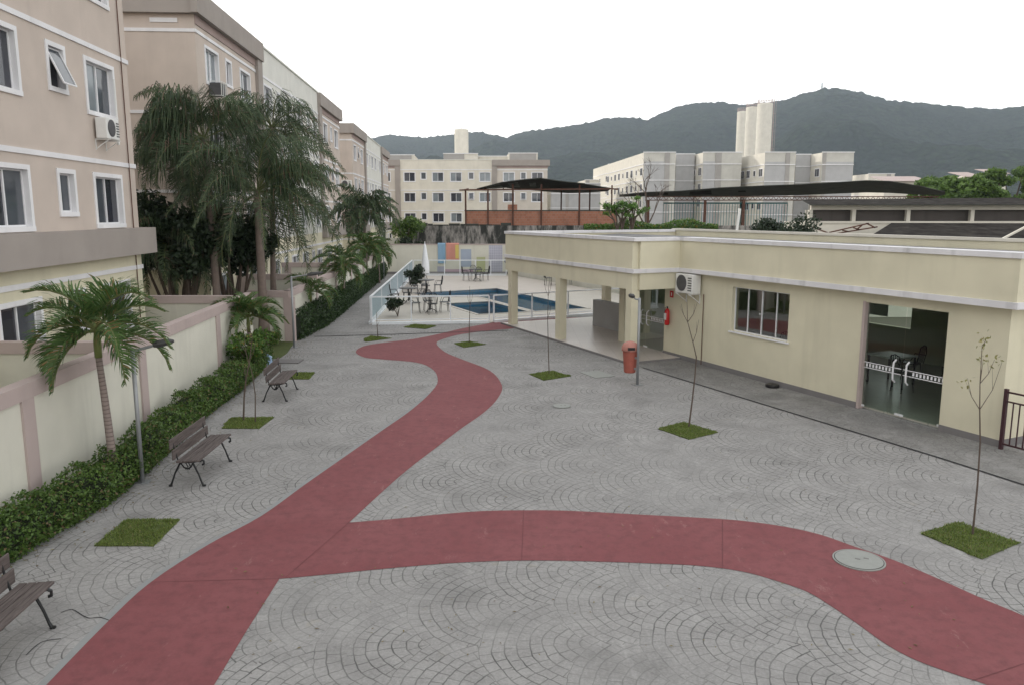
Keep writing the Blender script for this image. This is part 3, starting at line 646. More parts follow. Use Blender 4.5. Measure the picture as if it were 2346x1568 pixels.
palm('dark feathery palm in the shaded gap between the first two blocks',(-11.2,25.9,0),3.4,.12,2.4,24,10,hang=1.5,ll=.85,nl=56,lw=.04,droop=(1.6,2.3),elr=(-.6,1.2),vee=.35,**QP)
palm('distant feathery palm rising beyond the small palms at the third block',(-8.6,46.5,0),4.4,.13,2.6,26,12,hang=1.1,ll=.8,nl=50,lw=.07,droop=(1.5,2.3),elr=(-.5,1.4),vee=.35,**QP)
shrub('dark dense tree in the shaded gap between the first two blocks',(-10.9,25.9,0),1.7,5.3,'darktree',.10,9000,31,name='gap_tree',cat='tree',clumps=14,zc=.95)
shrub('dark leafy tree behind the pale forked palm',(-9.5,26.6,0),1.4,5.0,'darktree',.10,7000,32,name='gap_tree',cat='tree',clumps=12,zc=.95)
shrub('low grass tuft bush at the foot of the thick palm trunk',(-7.95,25.6,0),.5,.45,'shrub',.04,900,33,trunk=False)
# ---------------------------------------------------------------- benches
def bench(label,loc,rz):
    t=thing('park_bench',label,'bench',loc,rz,'park benches in front of the near hedge')   # seat faces +X, length along Y
    mb=MB()
    for i,x in enumerate((.02,.15,.28,.40)): mb.box(x-.055,x+.055,-.76,.76,.425+.005*i,.455+.005*i)
    mb.build('seat',M['wood'],t,bevel=.006)
    mb=MB()
    for a in (.545,.715):
        x=-.07-.10*(a-.45)/.35
        mb.bar((x,-.76,a),(x,.76,a),.028,.158,(0,0,1))
    o=mb.build('backrest',M['wood'],t,bevel=.006)
    for y in (-.63,.63):
        mb=MB()
        def st(pts,r): mb.tube([(px,y,pz) for px,pz in pts],r,6)
        st([(-.26,0),(-.22,.06),(-.14,.22),(-.03,.37),(.02,.40)],[.026,.02,.018,.02,.022]); st([(.46,0),(.42,.06),(.36,.20),(.28,.34),(.24,.40)],[.026,.02,.018,.02,.022])
        st([(-.29,.012),(-.22,.012)],.02); st([(.43,.012),(.50,.012)],.02)
        st([(-.08,.41),(.10,.40),(.30,.41),(.44,.44),(.49,.42),(.49,.37),(.45,.36)],[.02]*7)
        st([(-.05,.41),(-.10,.55),(-.17,.80)],.016)
        st([(.0,.38),(.06,.31),(.14,.29),(.21,.32),(.25,.38)],.014); st([(.10,.39),(.14,.33),(.10,.28),(.05,.33)],.010); st([(.16,.39),(.20,.33),(.17,.28)],.010)
        mb.build('leg',M['iron'],t)
    for c_ in t.children: c_.scale=(.74,1,1)
    return t
b1=bench('weathered wooden bench at the lower left edge, partly cut off',(-5.13,7.05,0),math.radians(3))
dup(b1,'weathered wooden bench beyond the bare grass square by the near lamp post',(-5.27,12.70,0),math.radians(1))
dup(b1,'weathered wooden bench farthest away by the bright shrub',(-5.60,18.42,0),math.radians(4))
# cracks, fallen leaves
mb=MB()
for l in ([(140,1402),(165,1395),(188,1408),(205,1415),(228,1413),(250,1420)],[(60,1500),(95,1470),(140,1462)]): strip_mesh(spline(G(l),4),.012,.0045,mb)
struct(mb.build('pavement_cracks',bpy.data.materials['drain_dark']))
rnd=random.Random(77); mb=MB()
for i in range(420):
    j=rnd.randrange(1,9); a=Vector(garden_edge[j-1] if j>0 else garden_edge[0]); b=Vector(garden_edge[j]); q=a.lerp(b,rnd.random())+Vector((abs(rnd.gauss(0,.28))+.05,0)); d=rnd.uniform(0,2*PI); l=rnd.uniform(.015,.035); w=l*.4
    dx,dy=math.cos(d)*l,math.sin(d)*l; wx,wy=-math.sin(d)*w,math.cos(d)*w
    mb.quad((q.x-dx,q.y-dy,.008),(q.x+wx,q.y+wy,.014),(q.x+dx,q.y+dy,.010),(q.x-wx,q.y-wy,.013))
for i in range(160):
    q=P(rnd.uniform(500,2300),rnd.uniform(860,1500)); d=rnd.uniform(0,2*PI); l=rnd.uniform(.012,.03); w=l*.4
    dx,dy=math.cos(d)*l,math.sin(d)*l; wx,wy=-math.sin(d)*w,math.cos(d)*w
    mb.quad((q[0]-dx,q[1]-dy,.010),(q[0]+wx,q[1]+wy,.015),(q[0]+dx,q[1]+dy,.012),(q[0]-wx,q[1]-wy,.014))
n=NT('dry_leaf'); g_=n.n('ShaderNodeNewGeometry'); n.bsdf(n.mix(g_.outputs['Random Per Island'],(.10,.06,.03),(.22,.19,.08)),.8); fl=mb.build('fallen_leaves',n.mat); tag(fl,'scattered dry leaves along the foot of the near hedge','leaves'); struct(fl,'stuff')
# ---------------------------------------------------------------- lamp posts
def lamp(label,loc,rz,h=2.2,arm=.62):
    t=thing('lamp_post',label,'lamp post',loc,rz,'short lamp posts on the plaza')
    mb=MB(); mb.tube([(0,0,0),(0,0,h)],.034,12); mb.build('pole',M['pole'],t,smooth=True)
    mb=MB(); mb.box(-.11,.11,-.11,.11,.0,.012); mb.build('base_plate',M['pole'],t)
    mb=MB(); mb.tube([(0,0,h-.05),(.12,0,h-.02),(arm*.6,0,h+.04)],.022,8)
    mb.build('arm',M['pole'],t)
    mb=MB(); mb.tube([(arm*.5,0,h+.03),(arm*.62,0,h+.05),(arm*.9,0,h+.08),(arm,0,h+.09)],[.035,.06,.05,.02],8); mb.build('lamp_head',M['lamp'],t); return t
lamp('grey lamp post rising through the near hedge beside the closest palm',(-5.98,12.25,0),.25)
lamp('grey lamp post beside the wall stub at the start of the clipped hedge',(-7.05,25.2,0),.3,2.3,1.0)
lamp('grey lamp post with the orange litter bin',(3.18,19.6,0),math.radians(205),2.2,.32)
lamp('pale lamp post at the far end of the side path',(-8.35,51.5,0),.3,3.2,.6)
# bin
bx,by=3.18,19.6
t=thing('litter_bin','orange plastic litter bin hung on the lamp post in front of the porch','litter bin',(bx-.17,by+.22,.28),0)
mb=MB(); mb.lathe([(.135,0),(.15,.02),(.185,.52),(.19,.60)],24); mb.build('body',M['binred'],t,smooth=False)
mb=MB(); mb.lathe([(.215,.56),(.22,.60),(.215,.66),(.17,.75),(.06,.80),(.01,.805)],24); mb.build('lid',M['binlid'],t,smooth=True)
mb=MB(); mb.box(-.09,.09,-.221,-.18,.60,.67); mb.build('opening',M['black'],t)
mb=MB(); mb.bar((.10,-.12,.40),(.17,-.21,.40),.03,.05); mb.bar((.08,-.10,.12),(.17,-.21,.12),.03,.05); mb.build('bracket',M['pole'],t)
# ---------------------------------------------------------------- saplings
def sapling(label,loc,pts,r0,twigs,leaves,seed,group='young saplings in the grass squares'):
    rnd=random.Random(seed); t=thing('sapling',label,'sapling',loc,0,group)
    mb=MB(); q=[(a,b,c) for a,b,c in pts]; n=len(q); mb.tube(q,[r0*(1-.72*i/(n-1)) for i in range(n)],7)
    tips=[]
    for (i,dx,dy,dz) in twigs:
        b=Vector(q[i]); e=b+Vector((dx,dy,dz)); m_=b.lerp(e,.5)+Vector((dx*.12,dy*.1,-dz*.08)); mb.tube([tuple(b),tuple(m_),tuple(e)],[r0*.4,r0*.28,r0*.15],5); tips.append(e)
        s2=m_+Vector((dx*.2-dy*.3,dy*.2+.1,dz*.45)); mb.tube([tuple(m_),tuple(s2)],[r0*.22,r0*.1],4); tips.append(s2)
    mb.build('trunk',M['twig'],t)
    if leaves:
        lv=MB()
        for tp in tips+[Vector(q[-1])]*2:
            for i in range(leaves): leafq(lv,tp+Vector((rnd.gauss(0,.03),rnd.gauss(0,.03),rnd.gauss(0,.04))),rnd.uniform(.02,.035),rnd,0)
        lv.build('leaves',M['sapleaf'],t)
    return t
x,y=P(1578,978)
sapling('crooked bare sapling in front of the hall air conditioner',(x,y,0),[(0,0,0),(.05,0,.55),(.09,.02,1.05),(.10,0,1.45),(.02,0,1.75),(-.10,0,2.15),(-.13,0,2.6)],.018,[(4,.10,0,.45),(5,-.12,.1,.35),(5,.18,0,.4)],0,1)
x,y=P(2228,1226)
sapling('thin sapling with a few yellowish leaves at the far right',(x,y,0),[(0,0,0),(.0,0,.7),(-.02,0,1.3),(-.07,0,1.75),(-.10,0,2.1),(-.12,0,2.6)],.014,[(3,-.20,0,.42),(3,.26,.05,.62),(4,.16,0,.32),(4,-.05,-.1,.35),(5,.05,0,.1)],4,2)
x,y=P(1258,856)
sapling('slender sapling in the grass square left of the litter bin',(x,y,0),[(0,0,0),(-.03,0,.8),(-.05,0,1.5),(-.04,0,2.1),(-.02,0,2.5)],.014,[(3,.10,0,.5),(3,-.12,0,.45),(2,.1,0,.45)],0,3)
x,y=P(1075,786)
sapling('slender sapling right of the fork in the red path',(x,y,0),[(0,0,0),(.01,0,.7),(.04,0,1.3),(.03,0,1.9)],.016,[(2,.1,0,.4),(2,-.1,0,.35)],0,4)
x,y=P(866,773)
sapling('tiny sapling stub by the left tip of the red path',(x,y,0),[(0,0,0),(-.02,0,.4),(-.03,0,.9)],.018,[(1,.08,0,.2)],0,5)
x,y=P(558,963)
sapling('dark leaning sapling stem crossing a thinner one on the left grass square',(x,y,0),[(0,0,0),(.04,0,.5),(.10,0,.9),(.20,0,1.3),(.26,.05,1.75),(.20,.05,2.0)],.02,[(3,.12,0,.35),(4,-.15,0,.25),(2,-.03,0,.3)],3,6)
x,y=P(585,968)
sapling('thin second sapling stem crossing the darker one on the left grass square',(x,y,0),[(0,0,0),(.03,0,.6),(.0,0,1.0),(-.12,0,1.5),(-.15,.05,1.9)],.014,[(3,.12,0,.35),(3,-.15,0,.3)],3,7)
# ---------------------------------------------------------------- manholes, floor fixtures
n=NT('manhole_concrete'); col=n.mix(n.noise(n.pos(),9,4),(.24,.25,.235),(.34,.35,.33)); n.bsdf(col,.85); M['manh']=n.mat
def manhole(label,c,r):
    t=thing('manhole_cover',label,'manhole cover',(c[0],c[1],.006),-.5,'round manhole covers')
    mb=MB(); mb.lathe([(r,0),(r,.012),(r*.93,.012)],40); mb.build('rim',M['manh'],t)
    mb=MB(); mb.lathe([(r*.905,0),(r*.905,.0165)],40); mb.build('lid',M['manh'],t)
    mb=MB(); mb.lathe([(r*.940,0),(r*.940,.0135)],40); mb.build('gap_ring',M['black'],t)
    mb=MB(); mb.box(-r*.15,r*.05,-.012,.012,.0167,.019); mb.box(r*.15,r*.35,.05,.08,.0167,.0185); mb.build('lift_slot',M['stone'],t)
manhole('large round concrete manhole cover set in the red path',(4.35,9.33),.31)
manhole('small round concrete cover in the middle of the plaza',P(1287,930),.21)
mb=MB(); c=P(1368,857); mb.box(-.42,.42,-.30,.30,.003,.014); o=mb.build('inspection_cover',M['manh'],None,(c[0],c[1],0),RROT); tag(o,'flat light rectangular inspection cover left of the litter bin','inspection cover')
c=P(1769,886); mb=MB(); mb.lathe([(.15,.0),(.17,.03),(.165,.07),(.12,.085),(.02,.075)],20); o=mb.build('floor_spotlight',M['black'],None,(c[0],c[1],.004)); tag(o,'round black floor fixture on the pavement under the hall window','floor light')
c=P(620,838); t=thing('plastic_canister','pale blue plastic canister standing by the bright shrub','container',(c[0]-.1,c[1],0)); mb=MB(); mb.lathe([(.14,0),(.15,.02),(.15,.28),(.06,.33),(.05,.36)],14); mb.build('body',M['bluepl'],t); mb=MB(); mb.lathe([(.058,.36),(.058,.40)],12); mb.build('cap',M['alu'],t)
mb=MB(); mb.box(-.45,.45,-.3,.3,.004,.03); c=P(655,828); o=mb.build('concrete_slab',M['stone'],None,(c[0],c[1],0)); tag(o,'dark grey concrete slab on the paving beyond the third bench','slab')
# ---------------------------------------------------------------- hall with porch
hall=thing('party_hall','long cream single storey hall with open porch and glass door on the right','building',(RO.x,RO.y,0),RROT)
TOP=3.6
mb=MB()
def hw(x0,x1,y0,y1,z0,z1): mb.box(x0,x1,y0,y1,z0,z1)
# long wall, outer face y=0, thickness to -.15 (Y out)
for a,b,c,d in ((-1.85,-.61,0,2.6),(-.61,1.40,2.37,2.6),(1.40,3.66,0,2.6),(3.66,5.76,0,1.15),(3.66,5.76,2.34,2.6),(5.76,8.85,0,2.6)): hw(a,b,-.15,0,c,d)
hw(-1.85,-1.70,-6,-.151,0,2.6); hw(-1.7,11.35,-6,-5.85,0,2.6) if False else None
for a,b,c,d in ((-1.85,4.9,0,2.6),(4.9,8.2,0,.95),(8.2,11.2,0,2.6),(4.9,8.2,2.1,2.6)): hw(a,b,-6.0,-5.85,c,d)
hw(11.2,11.35,-5.849,-.18,0,2.6)
hw(8.85,11.05,-.15,0,2.3,2.6)
# parapets (sit on top, 2mm proud)
hw(-2.05,8.0,-.15,.20,2.6,TOP-.10); hw(-2.05,-1.85,-6.0,-.151,2.6,TOP-.1); hw(-2.05,16.9,-6.2,-6.0,2.6,TOP-.04)
hw(8.0,16.9,1.55,1.75,2.12,TOP-.1); hw(7.9,8.1,.201,1.549,2.12,TOP-.1); hw(16.7,16.9,-5.99,1.549,2.3,TOP-.1)
mb.build('wall',M['cream'],hall)
mb=MB(); mb.box(-1.85,8.0,-6.0,-.151,2.605,2.75); mb.box(8.101,16.7,-6.0,1.549,2.3,2.75) ; mb.build('ceiling',M['acw'],hall)
mb=MB(); mb.box(-1.85,16.7,-6.0,-.151,2.751,2.9); mb.build('roof',M['sheet2'],hall)
# sloping sheets seen over the parapet
mb=MB(); N=10
mb.quad((-1.8,-.16,3.34),(16.6,-.16,3.34),(16.6,-3.2,3.46),(-1.8,-3.2,3.46)); mb.quad((-1.8,-3.2,3.46),(16.6,-3.2,3.46),(16.6,-5.98,3.34),(-1.8,-5.98,3.34)); mb.build('roof',M['sheet2'],hall)
mb=MB(); z=TOP-.1
for a in ((-2.09,7.86,-.19,.24),(-2.09,-1.81,-6.24,-.191),(7.861,16.94,1.51,1.79),(7.861,8.14,.241,1.509),(16.66,16.94,-5.959,1.509)): mb.box(*a,z,z+.10)
mb.build('parapet_cap',M['cornicew'],hall)
mb=MB(); mb.box(-1.81,16.94,-6.24,-5.96,TOP-.04,TOP+.04); mb.build('parapet_cap',M['farwhite'],hall)
mb=MB(); z=2.6
for a in ((-2.11,7.83,.2,.26),(-2.11,-2.05,-6,.199),(7.84,16.96,1.75,1.81),(7.84,7.9,.201,1.749)): mb.box(*a,z,z+.12)
mb.build('cornice',M['cornicew'],hall)
mb=MB()
for a in ((-1.87,-.62,0,.025),(1.45,8.86,0,.025)): mb.box(*a,0,.13)
mb.box(-1.875,-1.851,-6,.0,0,.13); mb.build('skirting',M['stone'],hall)
for i,(s,nn) in enumerate(((8.15,1.63),(12.55,1.63),(16.5,1.63),(11.15,-.03),(16.6,-2.6))):
    mb=MB(); mb.box(s-.15,s+.15,nn-.15,nn+.12,0,2.12 if nn>0 else 2.3); mb.build('column',M['cream'],hall)
mb=MB(); mb.box(7.95,17.0,-5.95,1.85,0,.06); mb.box(-1.7,7.949,-5.85,-.16,0,.05); mb.build('floor',M['tile'],hall)
mb=MB()
for a in ((7.9,17.05,1.85,1.9),(7.9,7.95,.03,1.85)): mb.box(*a,0,.055)
mb.build('porch_step',M['stone'],hall)
# window
mb=MB(); f=.04
f=.028
for a in ((3.66,5.76,1.15,1.15+f),(3.66,5.76,2.34-f,2.34),(3.66,3.69,1.178,2.312),(5.73,5.76,1.178,2.312),(4.175,4.195,1.178,2.312),(4.70,4.725,1.178,2.312),(5.225,5.245,1.178,2.312)): mb.box(a[0],a[1],-.13,-.09,a[2],a[3])
wf=mb.build('window',M['alu'],hall)
mb=MB(); mb.box(3.6,5.82,-.05,.05,1.11,1.148); mb.build('sill',M['white'],wf); mb=MB(); mb.quad((3.68,-.11,1.17),(5.74,-.11,1.17),(5.74,-.11,2.32),(3.68,-.11,2.32)); mb.build('pane',M['glass'],wf)
mb=MB(); mb.lathe([(.02,0),(.02,.03)],10); o=mb.build('latch',M['acw'],wf,(4.71,-.05,1.72)); o.rotation_euler=(-PI/2,0,0)
# doors
def gdoor(s0,s1,top,y,nm='glass_door'):
    w=s1-s0; m=(s0+s1)/2
    for q,(a,b) in enumerate(((s0,m-.004),(m+.004,s1))):
        mb=MB(); mb.quad((a,y,.06),(b,y,.06),(b,y,top-.01),(a,y,top-.01)); d=mb.build('door_leaf',M['glass'],hall)
        hx=m-.16 if q==0 else m+.16
        mb=MB(); mb.tube([(hx,y+.012,.76),(hx,y+.08,.82),(hx,y+.09,1.0),(hx,y+.08,1.18),(hx,y+.012,1.24)],.020,8); mb.build('handle',M['alu'],d)
        mb=MB()
        for zz in (.93,1.05): mb.box(a+.02,b-.02,y+.004,y+.007,zz,zz+.018)
        kx=a+.03
        while kx<b-.08:
            if abs(kx-hx)>.1 and abs(kx-m)>.2: mb.box(kx,kx+.045,y+.004,y+.007,.965,1.035)
            kx+=.085
        mb.build('sticker_band',M['alu'],d)
        mb=MB(); e=b-.10 if q==0 else a; e2_=a if q==0 else b-.10
        for xx in (e,e2_): mb.box(xx,xx+.10,y-.01,y+.014,.055,.10)
        mb.build('hinge',M['alu'],d)
gdoor(-.61,1.40,2.37,-.08); gdoor(8.9,11.0,2.3,-.08)
mb=MB(); mb.box(1.37,1.44,-.12,.02,0,2.39); mb.build('door_jamb',M['coping'],hall)
# counter
mb=MB(); mb.box(12.75,14.9,-1.25,-1.0,.06,1.04); mb.box(14.2,14.9,-1.0,-.999,.06,.07); mb.build('bar_counter',M['fargrey'],hall)
# hall furniture/objects
def hallpt(s,n_,z=0): v=RW(s,n_); return (v[0],v[1],z)
t=thing('bar_cabinet','dark wooden bar front under the porch beyond the glass door','cabinet',hallpt(11.4,-1.1),RROT)
mb=MB(); mb.box(0,1.33,-.5,.0,.06,1.0); mb.build('body',M['dwood'],t); mb=MB(); mb.box(-.02,1.34,-.55,.06,1.0,1.04); mb.build('worktop',M['black'],t)
ac=ac_unit('white split air conditioner high on the hall wall above the crooked sapling',hallpt(7.85,0,2.02),RROT+PI,1.0)
t=MB(); t.tube([(0,0,0),(0,0,-2.0)],.012,6); o=t.build('drain_pipe',M['rust'],None,hallpt(6.95,.03,2.02)); tag(o,'thin brown drain pipe hanging from the hall air conditioner','pipe')
t=thing('fire_extinguisher','red fire extinguisher mounted on the hall wall inside the porch','fire extinguisher',hallpt(8.55,.0,.95),RROT)
mb=MB(); mb.tube([(0,.11,.0),(0,.11,.04),(0,.11,.42),(0,.11,.50)],[.06,.075,.075,.03],14); mb.build('cylinder',M['red'],t,smooth=True)
mb=MB(); mb.tube([(0,.11,.5),(0,.11,.56)],.022,8); mb.tube([(0,.11,.55),(.08,.13,.52),(.10,.15,.3),(.09,.16,.12)],.010,6); mb.build('valve_hose',M['black'],t)
mb=MB(); mb.box(-.06,.06,.184,.187,.16,.36); mb.build('paper_label',M['acw'],t)
mb=MB(); mb.box(-.09,.09,0,.01,0,.2); mb.mi=1; mb.box(-.02,.02,.0101,.012,.05,.15); o=mb.build('extinguisher_sign',[M['red'],M['acw']],None,hallpt(8.5,.0,1.78),RROT); tag(o,'small square red sign above the fire extinguisher','sign')
# pile-up of tables and chairs inside the hall and by the pool
def chair(label,loc,rz,group,mat='iron'):
    t=thing('dining_chair',label,'chair',loc,rz,group)
    mb=MB(); mb.lathe([(.19,.43),(.21,.44),(.21,.455),(.19,.46)],16); mb.build('seat',M[mat],t)
    mb=MB()
    mb.tube([(-.20,-.18,.44),(-.26,-.19,.72),(-.27,-.14,.88),(-.28,0,.93),(-.27,.14,.88),(-.26,.19,.72),(-.20,.18,.44)],.013,6)
    for q in (-.1,-.05,0,.05,.1): mb.tube([(-.20,q*1.2,.46),(-.275,q*1.2,.91)],.008,5)
    mb.tube([(-.25,-.19,.66),(.05,-.23,.66),(.14,-.2,.45)],.011,5); mb.tube([(-.25,.19,.66),(.05,.23,.66),(.14,.2,.45)],.011,5); mb.build('backrest',M[mat],t)
    for x,y in ((.14,.14),(.14,-.14),(-.15,.14),(-.15,-.14)):
        mb=MB(); mb.tube([(x,y,.44),(x*1.25,y*1.25,0)],[.014,.011],6); mb.build('leg',M[mat],t)
    return t
def rtable(label,loc,group,r=.45,mat='iron',top='iron'):
    t=thing('round_table',label,'table',loc,0,group)
    mb=MB(); mb.lathe([(r-.01,.70),(r,.705),(r,.725),(r-.01,.73)],28); mb.build('tabletop',M[top],t)
    mb=MB(); mb.tube([(0,0,.70),(0,0,.10)],.03,8)
    for k_ in range(3):
        a=k_*2*PI/3; mb.tube([(0,0,.18),(.18*math.cos(a),.18*math.sin(a),.12),(.32*math.cos(a),.32*math.sin(a),0)],.016,6)
    mb.build('pedestal',M[mat],t); return t
gp='wrought iron chairs around the pool tables'; gt='round tables on the pool deck'
c0=None; t0=None
spots=[((-3.55,34.0),'nearest pool table, straight behind the glass fence',['left','right','far','near']),((-4.6,42.2),'left pool table, beyond the nearest one',['left','right','far']),((-2.3,50.2),'farthest pool table, in front of the mural',['left','right','near','far']),((2.75,47.0),'rightmost pool table, by the pool wall',['left','right']),((-4.95,37.6),'pool table beside the baluster fence, small and dark',['left','right','far'])]
ANG={'left':PI,'right':0,'far':PI/2,'near':-PI/2}
for i,((x,y),desc,sides) in enumerate(spots):
    lab='round dark table: the '+desc
    if t0 is None: t0=rtable(lab,(x,y,.03),gt)
    else: dup(t0,lab,(x,y,.03),0,gt)
    for sd in sides:
        a=ANG[sd]+.25; p=(x+.62*math.cos(a),y+.62*math.sin(a),.03); lab='wrought iron chair, %s side of the %s'%(sd,desc.split(',')[0]) 
        if c0 is None: c0=chair(lab,p,a+PI,gp)
        else: dup(c0,lab,p,a+PI,gp)
gi='dark chairs inside the hall'
for i,(s,n_,a,d) in enumerate(((2.0,-2.1,.3,'nearest the left door leaf'),(2.9,-3.5,2.2,'behind the first white table'),(1.3,-2.9,1.2,'seen through the right door leaf'),(3.7,-2.3,3.4,'left of the first white table'),(5.6,-2.0,5,'seen through the hall window'),(2.2,-4.4,5.3,'deepest in the hall behind the door'))):
    dup(c0,'dark chair inside the hall, '+d,hallpt(s,n_,.05),a,gi)
def stable(label,loc,rz):
    t=thing('square_table',label,'table',loc,rz,'square tables inside the hall')
    mb=MB(); mb.box(-.42,.42,-.42,.42,.70,.73); mb.build('tabletop',M['acw'],t)
    for x in (-.37,.37):
        for y in (-.37,.37):
            mb=MB(); mb.box(x-.02,x+.02,y-.02,y+.02,0,.70); mb.build('leg',M['iron'],t)
    return t
s0=stable('white topped square table seen through the hall door',hallpt(2.85,-2.7,.05),RROT)
dup(s0,'white topped square table deeper inside the hall on the right',hallpt(1.2,-3.8,.05),RROT)
dup(s0,'white topped square table behind the hall window',hallpt(5.9,-3.2,.05),RROT)
t=thing('curtain','light blind filling the high back window of the hall','blind',hallpt(6.9,-5.95,.95),RROT)
mb=MB(); mb.quad((-1.1,0,.25),(1.3,0,.25),(1.3,0,1.15),(-1.1,0,1.15)); mb.build('blind_cloth',M['acw'],t)
# gate at right
t=thing('railing','dark maroon metal railing at the corner of the hall','railing',hallpt(-1.95,.1,0),RROT+PI)
for i in range(4):
    mb=MB(); x=.02+.72*i; mb.box(x-.03,x+.03,-.03,.03,0,1.14); mb.build('post',M['maroon'],t)
mb=MB(); mb.box(.05,2.2,-.015,.015,1.07,1.10); mb.box(.05,2.2,-.015,.015,.90,.925); mb.box(.05,2.2,-.015,.015,.10,.13); mb.build('rail',M['maroon'],t)
mb=MB()
for i in range(18):
    x=.17+.12*i
    if min(abs(x-.02-.72*j) for j in range(4))>.05: mb.box(x-.009,x+.009,-.009,.009,.13,.90)
mb.build('bars',M['maroon'],t)
# ---------------------------------------------------------------- pool fences
def fence_run(label,a,b,kind,posts=None,h=1.05,gap=1.2,skip=()):
    a=Vector(a); b=Vector(b); d=b-a; L=d.length; t=thing('pool_fence',label,'fence',(a.x,a.y,.0),math.atan2(d.y,d.x),'pool fence runs')
    mb=MB(); mb.box(0,L,-.09,.09,0,.10); mb.build('kerb',M['railw'],t)
    mb=MB(); mb.box(0,L,-.03,.03,h,h+.05); mb.box(0,L,-.015,.015,.16,.19); mb.build('rail',M['railw'],t)
    n_=max(1,round(L/gap))
    for i in range(n_+1):
        x=L*i/n_; mb=MB(); mb.box(x-.025,x+.025,-.025,.025,.1,h); mb.build('post',M['railw'],t)
    if kind=='bars':
        mb=MB(); m=int(L/.15)
        for i in range(m): x=(i+.5)*L/m; mb.box(x-.008,x+.008,-.008,.008,.19,h)
        mb.build('balusters',M['railb'],t)
    else:
        mb=MB()
        for i in range(n_): mb.quad((L*i/n_+.03,0,.2),(L*(i+1)/n_-.03,0,.2),(L*(i+1)/n_-.03,0,h-.01),(L*i/n_+.03,0,h-.01))
        mb.build('glass_panels',M['railglass'],t)
    return t
fence_run('pale baluster pool fence running along the side path',(-5.5,30.5),(-6.85,54.4),'bars',gap=3.9)
fence_run('white glass pool fence facing the plaza, left run',(-5.45,30.45),(-.9,30.95),'glass',gap=1.45)
fence_run('white glass pool fence facing the plaza, right run',(-.72,31.05),(5.4,34.4),'glass',gap=1.8)
fence_run('white far pool fence in front of the mural',(-6.75,54.3),(-.4,54.3),'glass',gap=.98)
# umbrella closed
t=thing('parasol','closed white parasol standing near the mural','parasol',(-5.1,46.5,.03))
mb=MB(); mb.tube([(0,0,0),(0,0,2.6)],.025,8); mb.build('pole',M['alu'],t)
mb=MB(); mb.tube([(0,0,.75),(0,0,.95),(0,0,1.6),(0,0,2.35),(0,0,2.5)],[.20,.24,.18,.07,.02],14); mb.build('canopy',M['umb'],t)
mb=MB(); mb.lathe([(.26,0),(.26,.06),(.05,.1)],16); mb.build('base',M['stone'],t)
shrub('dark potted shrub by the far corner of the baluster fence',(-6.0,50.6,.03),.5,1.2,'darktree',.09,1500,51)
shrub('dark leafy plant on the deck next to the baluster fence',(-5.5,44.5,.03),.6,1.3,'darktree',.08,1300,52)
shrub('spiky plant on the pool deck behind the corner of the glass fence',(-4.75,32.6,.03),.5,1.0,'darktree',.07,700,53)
# mural wall
def mw(name,label,a,b,h,th=.18,z0=-.1,mat='wcream',cap=None):
    a=Vector(a); b=Vector(b); d=b-a; L=d.length; t=thing(name,label,'wall',(a.x,a.y,0),math.atan2(d.y,d.x))
    mb=MB(); mb.box(0,L,0,th,z0,h); mb.build('wall',M[mat],t)
    if cap:
        mb=MB(); mb.box(-.03,L+.03,-.04,th+.04,h,h+.06); mb.build('coping',M[cap],t)
    return t
murw=mw('mural_wall','cream pool wall painted with a colourful mural',(-9.2,56),(-.3,56),2.05,cap='coping')
def mur(x0,x1,z0,z1,m,y=-.008):
    mb=MB(); mb.box(x0+9.2,x1+9.2,y,-.0005,z0,z1); mb.build('mural_patch',M[m],murw)
X=lambda u:(u-1173)/1812*56

def towel(label,u0,u1,zlow,m,extra=None):
    a,b=X(u0),X(u1); t=thing('hanging_towel',label,'towel',(a,56,0),0,'towels hung over the pool wall')
    mb=MB(); prof_=[(-.055,zlow),(-.06,1.2),(-.062,1.9),(-.065,2.10),(-.03,2.17),(.09,2.18),(.22,2.16),(.25,2.08),(.24,1.3)]
    for (y0,z0_),(y1,z1_) in zip(prof_,prof_[1:]):
        n_=8
        for i in range(n_):
            xa_=(b-a)*i/n_; xb_=(b-a)*(i+1)/n_; f=lambda q:.012*math.sin(q*9+u0)
            mb.quad((xa_,y0+f(xa_),z0_),(xb_,y0+f(xb_),z0_),(xb_,y1+f(xb_),z1_),(xa_,y1+f(xa_),z1_))
    mb.build('cloth',M[m],t)
    if extra: mb=MB(); mb.box((b-a)*.72,(b-a)*.98,-.085,-.076,1.1,2.05); mb.build('stripe',M[extra],t)
towel('blue towel hung over the pool wall behind the far table',1004,1021,.75,'mblue')
towel('red towel with a yellow edge stripe hung over the pool wall',1023,1052,1.0,'mred','myel')
mur(X(1056),X(1080),.5,1.75,'mnavy'); mur(X(1020),X(1084),.02,.34,'mpink'); mur(X(1002),X(1019),.05,.54,'mpur')
mur(X(1092),X(1112),.1,1.2,'mgreen'); mur(X(1120),X(1151),.02,2.02,'mpur')
mb=MB()
for i in range(7): x=X(1120)+9.2+.02+i*.155; mb.box(x,x+.018,-.011,-.0085,.02,2.0)
for i in range(11): mb.box(X(1120)+9.2,X(1151)+9.2,-.0135,-.0115,.1+i*.18,.118+i*.18)
mb.build('mural_grid',M['mline'],murw)
mb=MB(); a,b=X(1156)+9.2,X(1168)+9.2; mb.quad((a,-.01,1.05),(b,-.01,1.05),(b,-.01,1.85)); mb.quad((a-.05,-.01,.95),(b,-.01,.95),(b-.1,-.01,.75),(a+.05,-.01,.75)); mb.build('mural_sail',M['mgrey'],murw)
mb=MB(); mb.box(.0,8.9,-.03,-.001,0,.16); mb.build('shade_strip',M['stone'],murw)  # dark strip standing in for the shade line at the wall foot
mw('pool_wall','cream boundary wall along the right side of the pool',(-.3,56),(8.6,37.3),2.0,cap='coping')
oldw=mw('old_wall','tall mouldy grey wall behind the mural',(Q(941,520,62)[0],62),(24,62),3.3,mat='mould')
